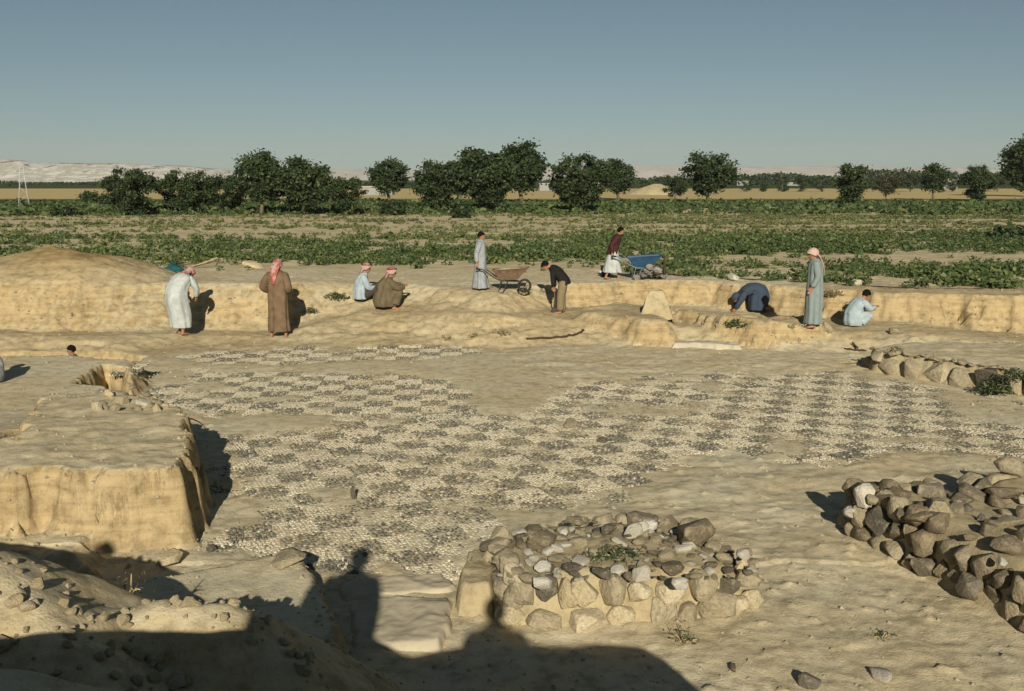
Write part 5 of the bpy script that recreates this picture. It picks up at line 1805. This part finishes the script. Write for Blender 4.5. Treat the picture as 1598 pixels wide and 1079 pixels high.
TREES = [  # px, top, base, width, label, extras
    (207, 266, 336, 96, 'bushy dark tree at the left end of the orchard row', dict(low=.02, nclump=60)),
    (290, 266, 334, 88, 'round dark tree, second from the left in the orchard row', dict(low=.1, nclump=54)),
    (350, 273, 333, 84, 'lower dark tree squeezed between two taller orchard trees on the left', dict(low=.1)),
    (408, 243, 335, 76, 'tallest tree of the left orchard row, with a bare trunk', dict(low=.2, nclump=54)),
    (475, 248, 335, 96, 'full rounded tree right of the tallest tree of the left row', dict(low=.1, nclump=60)),
    (540, 277, 336, 68, 'small low tree at the right end of the left orchard row', dict(low=.14)),
    (608, 250, 318, 58, 'lone airy tree with thin trunk in front of the white shed', dict(low=.24)),
    (683, 254, 331, 78, 'leaning leafy tree left of the big central tree', dict(low=.15)),
    (750, 237, 331, 112, 'widest dark tree in the middle of the horizon', dict(low=.12, nclump=75)),
    (815, 227, 319, 66, 'tall pointed tree joined to the widest tree on its right', dict(low=.22, nclump=54)),
    (906, 241, 332, 96, 'big round tree just right of the centre', dict(low=.12, nclump=62)),
    (966, 250, 312, 52, 'slimmer tree touching the big round tree on its right', dict(low=.22)),
    (1053, 272, 312, 44, 'low dark tree by the sandy mound', dict(low=.15, nclump=34)),
    (1105, 239, 316, 78, 'feathery tree with spiky top right of the sandy mound', dict(low=.18, nclump=56, loose=1.15)),
    (1328, 257, 322, 52, 'ragged tree with leaves down to the field, right of centre', dict(low=.1, nclump=36)),
    (1384, 273, 316, 48, 'thin brownish tree with bare stems', dict(low=.3, nclump=26, mat='leaf_brown', per=70)),
    (1456, 259, 312, 46, 'loose light tree left of the white house', dict(low=.25, nclump=32, per=90)),
    (1524, 262, 313, 58, 'dense bush-like tree right of the white house', dict(low=.02, nclump=46)),
    (1604, 216, 307, 74, 'tall dark tree cut off by the right edge', dict(low=.12, nclump=66)),
]
for k, (px, top, base, w, lab, ex) in enumerate(TREES):
    tree(px, top, base, w, lab, seed=k * 7, **ex)
for k, (px, top, base, w, lab) in enumerate(((15, 286, 293, 9, 'tiny far tree at the foot of the chalk hills, by the left edge'), (133, 283, 292, 11, 'tiny far tree, first of three below the chalk hills'),
                                          (146, 284, 292, 9, 'tiny far tree, middle one of three below the chalk hills'), (158, 284, 292, 9, 'tiny far tree, last of three below the chalk hills'))):
    tree(px, top, base, w, lab, seed=300 + k, y=420, nclump=14, per=40, leaf=.45, low=.05, group='far trees under the chalk hills')
for k, (px, top, base, w, lab) in enumerate(((140, 300, 318, 26, 'dark shrub left of the orchard row'), (168, 305, 322, 24, 'second dark shrub touching the orchard row'), (612, 312, 336, 44, 'spreading bush at the foot of the lone airy tree'),
                                          (720, 318, 340, 30, 'small bush below the widest tree'), (1572, 358, 374, 30, 'dark round shrub standing in the field at far right'), (100, 322, 337, 40, 'low green shrub beside the pale track'))):
    tree(px, top, base, w, lab, name='shrub', seed=330 + k, nclump=22, per=45, leaf=.5, low=.0, group='shrubs in and around the field')

FARW = ('roundish', 'narrow', 'low', 'ragged', 'wide', 'twin-topped', 'small', 'dense', 'flat-topped', 'tall')
for k, (px, top, base, w) in enumerate(((1165, 275, 296, 26), (1192, 279, 295, 20), (1222, 277, 296, 24), (1250, 272, 297, 22), (1282, 275, 297, 32), (1362, 276, 298, 24), (1420, 270, 299, 30), (1487, 274, 298, 16), (1556, 272, 301, 34), (1010, 274, 296, 26))):
    tree(px, top, base, w, f'far {FARW[k]} tree before the dark belt, ' + ('just right of the feathery tree', 'second right of the feathery tree', 'left of the middle of the right horizon', 'near the middle of the right horizon', 'left of the ragged tree', 'left of the thin brownish tree', 'right of the thin brownish tree', 'behind the white house', 'left of the tall tree at the edge', 'behind the sandy mound')[k],
         seed=700 + k, y=235, nclump=20, per=80, leaf=.34, low=.04, group='far trees before the belt')

# tree belt on the horizon: one mass
r = np.random.default_rng(77)
n = 26000
bx = r.uniform(-40, 760, n)
by = 520 + 60 * r.random(n)
top_ = 4.3 + 3.2 * fbm(bx, by * 0.05, .035, 4, 55) + 2.5 * fbm(bx, by * .1, .15, 3, 56) + 2.6 * np.clip((bx - 120) / 120, -1, 1)
bz = 1 + np.clip(top_, .8, 14) * r.random(n) ** .7
me = leaf_mesh('tree_belt', np.stack([bx, by, bz], -1), .1, r.uniform(1.2, 2.6, n), np.clip(r.normal(.42, .18, n), 0, 1), M['leaf_tree'], r, .1, .7)
tag(link('tree_belt', me, M['leaf_tree']), 'dark belt of far trees along the right horizon', 'trees', None, 'stuff')
n = 9000
bx = r.uniform(-420, -30, n)
by = 560 + 40 * r.random(n)
bz = 1 + np.clip(1.6 + 2.2 * fbm(bx, by * .05, .05, 4, 58), .3, 5) * r.random(n) ** .7
me = leaf_mesh('hedge_belt', np.stack([bx, by, bz], -1), .1, r.uniform(.9, 1.8, n), np.clip(r.normal(.42, .18, n), 0, 1), M['leaf_tree'], r, .1, .7)
tag(link('hedge_belt', me, M['leaf_tree']), 'thin dark line of far hedges below the chalk hills', 'hedge', None, 'stuff')

# crops on the field
def crop_points(n, y0, y1, dens, r):
    t = r.random(n)
    y = np.sqrt(y0 ** 2 + (y1 ** 2 - y0 ** 2) * t)
    x = r.uniform(-1, 1, n) * (y * .62 + 4)
    keep = r.random(n) < dens(x, y)
    return x[keep], y[keep]

def near_dens(x, y):
    s = fbm(x * .3, y, .2, 4, 201)
    rows = fbm(x * .10, y, .9, 3, 203)
    fine = fbm(x, y, 1.1, 2, 207)
    right = sstep((x / y + .02) / .25)
    d1 = 0.8 - .85 * sstep((s + .03) / .3) - .75 * sstep((fine + .03) / .3)
    d2 = .5 + .22 * right - 1.0 * sstep((rows + .2 - .18 * right) / .35) - .5 * sstep((fine - .0) / .3)
    t = sstep((y - 43 - 4 * right) / 5)
    d1 = d1 + .6 * sstep((x - 2.5) / 2) * (1 - sstep((y - 31) / 4)) * (1 - .6 * sstep((fine - .1) / .3))
    return np.clip(d1 * (1 - t) + d2 * t, .015, 1)

def crops(name, x, y, hgt, rad, nl, lsize, label, seed, mat='leaf_crop', z0=1.0, tmean=.5):
    r = np.random.default_rng(seed)
    n = len(x)
    k = nl
    sc = r.uniform(.55, 1.35, n)
    big = 1 + .5 * fbm(x, y, .5, 3, seed + 1)
    sc = sc * big
    d = r.normal(size=(n, k, 3))
    d /= np.linalg.norm(d, axis=2)[..., None]
    d[..., 2] = np.abs(d[..., 2])
    q = d * (r.random((n, k, 1)) ** .45) * np.array([rad, rad, hgt])[None, None] * sc[:, None, None]
    c = q + np.stack([x, y, np.full(n, z0)], -1)[:, None, :]
    tone = np.clip(r.normal(tmean, .2, (n, k)) + (r.normal(0, .12, n) + .25 * fbm(x, y, .25, 3, seed + 4))[:, None], 0, 1)
    size = (r.uniform(.7, 1.3, (n, k)) * lsize * sc[:, None]).ravel()
    me = leaf_mesh(name, c.reshape(-1, 3), .35, size, tone.ravel(), M[mat], r, .2, .75)
    tag(link(name, me, M[mat]), label, 'crops', None, 'stuff')

r = np.random.default_rng(5)
x, y = crop_points(36000, 24.5, 50, near_dens, r)
e = .9 * fbm(x, np.zeros_like(x), .5, 3, 205)
lim = 29.8 + 1.3 * e * r.random(len(x)) + .6 * e
lim_r = np.interp(x, PX, PROF[:, 5]) + 1.0 + .5 * e + .8 * r.random(len(x))
k = y > lim + (np.minimum(lim, lim_r) - lim) * sstep((x - 2.5) / 3.0)
x, y = x[k], y[k]
crops('crop_rows', x, y, .22, .19, 18, .105, 'leafy green crop growing in the near part of the field', 301)
x, y = crop_points(30000, 50, 80, near_dens, r)
crops('crop_rows', x, y, .13, .2, 10, .13, 'thin yellowing crop rows with bare soil between, in the middle of the field', 302, 'leaf_crop_dry')
x, y = crop_points(9000, 79, 122, lambda x, y: .3 + .5 * sstep((fbm(x * .4, y, .15, 3, 221) + .2) / .4), r)
crops('crop_rows', x, y, .42, .55, 14, .34, 'tall green growth at the foot of the trees', 303, tmean=.38)

# weeds on the dig
def weed(px, py, s, label, mat='leaf_weed', n=220, flat=.7, asp=.3, up=.5):
    r = np.random.default_rng(int(px * 3 + py))
    g = G(px, py)
    d = r.normal(size=(n, 3))
    d /= np.linalg.norm(d, axis=1)[:, None]
    d[:, 2] = np.abs(d[:, 2])
    c = d * (r.random((n, 1)) ** .6) * np.array([s, s * .8, s * flat])
    root = empty('weed', g)
    link('leaves', leaf_mesh('leaves', c, up, r.uniform(.5, 1.2, n) * s * .32, np.clip(r.normal(.5, .22, n), 0, 1), M[mat], r, .1, asp), M[mat], root)
    st = MB()
    for k in range(6):
        e = c[k * 7 % n]
        st.tube([(0, 0, -.02), tuple(e * .5 + np.array([0, 0, s * .1])), tuple(e)], [.008, .006, .003], 5)
    st.build('stem', M['straw'], root)
    return tag(root, label, 'weed', 'weeds on the excavation')

weed(524, 466, .36, 'spreading grey-green weed on the bank left of the seated pair', flat=.45, n=300)
weed(485, 489, .22, 'dark compact weed at the bank edge right of the man in brown', n=260)
weed(697, 532, .2, 'small olive weed on the slope below the two seated men', 'leaf_dry', 120)
weed(738, 527, .16, 'tiny weed beside the drying stalks in mid slope', 'leaf_weed', 90)
weed(782, 522, .24, 'sparse dry weed left of the curved branch', 'leaf_dry', 130, .5)
weed(820, 456, .18, 'small weed right of the rusty wheelbarrow wheel', 'leaf_weed', 110)
weed(849, 458, .16, 'little weed on the bank left of the bending boy', 'leaf_weed', 90)
weed(1150, 512, .3, 'bushy grey-green weed on top of the crumbling earth wall', n=300, flat=.55)
weed(1234, 521, .13, 'small dark weed on the earth wall, left of two', n=110)
weed(1255, 521, .14, 'small dark weed on the earth wall, right of two', n=120)
weed(1300, 462, .3, 'dry greyish brush on the bank behind the standing man', 'leaf_dry', 240, .5)
weed(1397, 549, .17, 'green weed on the left end of the mud wall', n=160).location = P(1397, 549, .46)
weed(1408, 556, .2, 'pale dry weed on top of the mud wall', 'leaf_dry', 100, .4)
weed(1552, 604, .34, 'large dark green weed growing out of the mud wall at right', n=420, flat=.8).location = P(1550, 612, .08)
weed(1585, 590, .26, 'leafy weed behind the large one on the mud wall', n=260).location = P(1583, 590, .38)
weed(1066, 1004, .13, 'little green sprig in the sand right of the foreground shadow', n=60, flat=1.4, asp=.4)
weed(1377, 996, .13, 'flat green weed in the sand near the right stone wall', n=60, flat=.5)
weed(205, 925, .16, 'dry grass tuft on the edge of the plastered ledge', 'leaf_dry', 60, 1.3, .08, 1.5)
for i, (px, py, s, lab) in enumerate(((962, 868, .2, 'green weed growing amid the stones of the middle pile'), (925, 872, .14, 'smaller weed left of it on the middle stone pile'), (985, 862, .13, 'low weed on the right of the middle pile'))):
    w_ = weed(px, py, s, lab, n=200 if i == 0 else 110)
    q = P(px, py, .45)
    w_.location = (q.x, q.y, .42)

# ------------------------------------------------------------------ far buildings, mound and mast
def house(px0, px1, top, base, y, label, name='white_house', door=True, mat='white_wall', deep=1.0):
    a, b = at_depth(px0, base, y), at_depth(px1, base, y)
    w = b.x - a.x
    h = (base - top) / FPX * y
    root = empty(name, ((a.x + b.x) / 2, y, 0.9))
    tag(root, label, 'building', 'white buildings beyond the field')
    MB().box((0, w * .4 * deep, h / 2), (w / 2, w * .4 * deep, h / 2)).build('wall', M[mat], root, False)
    MB().box((0, w * .4 * deep, h + .06), (w / 2 + .12, w * .4 * deep + .12, .08)).build('roof', M['plaster'], root, False)
    if door:
        MB().box((-w * .15, -.03, h * .35), (w * .09, .05, h * .35)).build('door', M['house_dark'], root, False)
        MB().box((w * .22, -.03, h * .58), (w * .1, .05, h * .14)).build('window', M['house_dark'], root, False)

house(1472, 1494, 278, 294, 300, 'small white house with flat roof among the trees at right')
house(566, 612, 292, 305, 185, 'long low white shed behind the lone airy tree', 'white_shed', False)
house(842, 872, 289, 300, 260, 'low whitish shed right of the tall pointed tree', 'white_shed', False)
house(920, 945, 291, 299, 330, 'far whitish shed left of the slimmer tree', 'white_shed', False)
house(1150, 1168, 284, 291, 480, 'tiny far white hut before the tree belt', 'white_hut', False)
house(1228, 1246, 286, 291, 470, 'tiny far white hut right of the other hut', 'white_hut', False)
r_ = random.Random(3)
sm = MB().loft([((0, 0, -.3), X * 6.0, Y * 5), ((0, 0, .6), X * 4.2, Y * 3.6), ((.2, 0, 1.4), X * 2.4, Y * 2), ((.3, 0, 2.0), X * .6, Y * .5)], 40, 6, .06, 5, 3, None, True, True).build('sandy_mound', M['mud'])
sm.location = at_depth(1022, 305, 190)
sm.location.z = .95
tag(sm, 'pale sandy mound between the trees on the far field', 'mound')
root = empty('power_mast', (P(38, 326, 1).x, P(38, 326, 1).y, .9))
tag(root, 'slender pale steel mast standing by the track at far left', 'mast')
Hm = 4.3
for s in (-1, 1):
    MB().tube([(s * .55, 0, 0), (s * .28, 0, Hm * .55), (s * .16, 0, Hm)], [.05, .04, .03], 6).build('leg', M['pylon'], root)
for k in range(6):
    z0, z1 = Hm * k / 6, Hm * (k + 1) / 6
    w0, w1 = .55 - .42 * k / 6, .55 - .42 * (k + 1) / 6
    MB().tube([(-w0 * (1 if k % 2 else -1), 0, z0), (w1 * (1 if k % 2 else -1), 0, z1)], .016, 5).build('brace', M['pylon'], root)
MB().tube([(-.7, 0, Hm), (.7, 0, Hm)], .03, 6).build('crossarm', M['pylon'], root)

# ------------------------------------------------------------------ dusty air
hz = MB().box((0, 3600, 110), (5200, 3900, 114)).build('haze', None, None, False)
hm = bpy.data.materials.new('dusty_air')
hm.use_nodes = True
hm.node_tree.nodes.clear()
ho = hm.node_tree.nodes.new('ShaderNodeOutputMaterial')
hv = hm.node_tree.nodes.new('ShaderNodeVolumePrincipled')
hv.inputs['Color'].default_value = (0.85, 0.88, 0.9, 1)
hv.inputs['Density'].default_value = 0.00009
hm.node_tree.links.new(hv.outputs[0], ho.inputs['Volume'])
hz.data.materials.append(hm)
tag(hz, 'thin pale dust haze over the plain', 'haze', None, 'stuff')
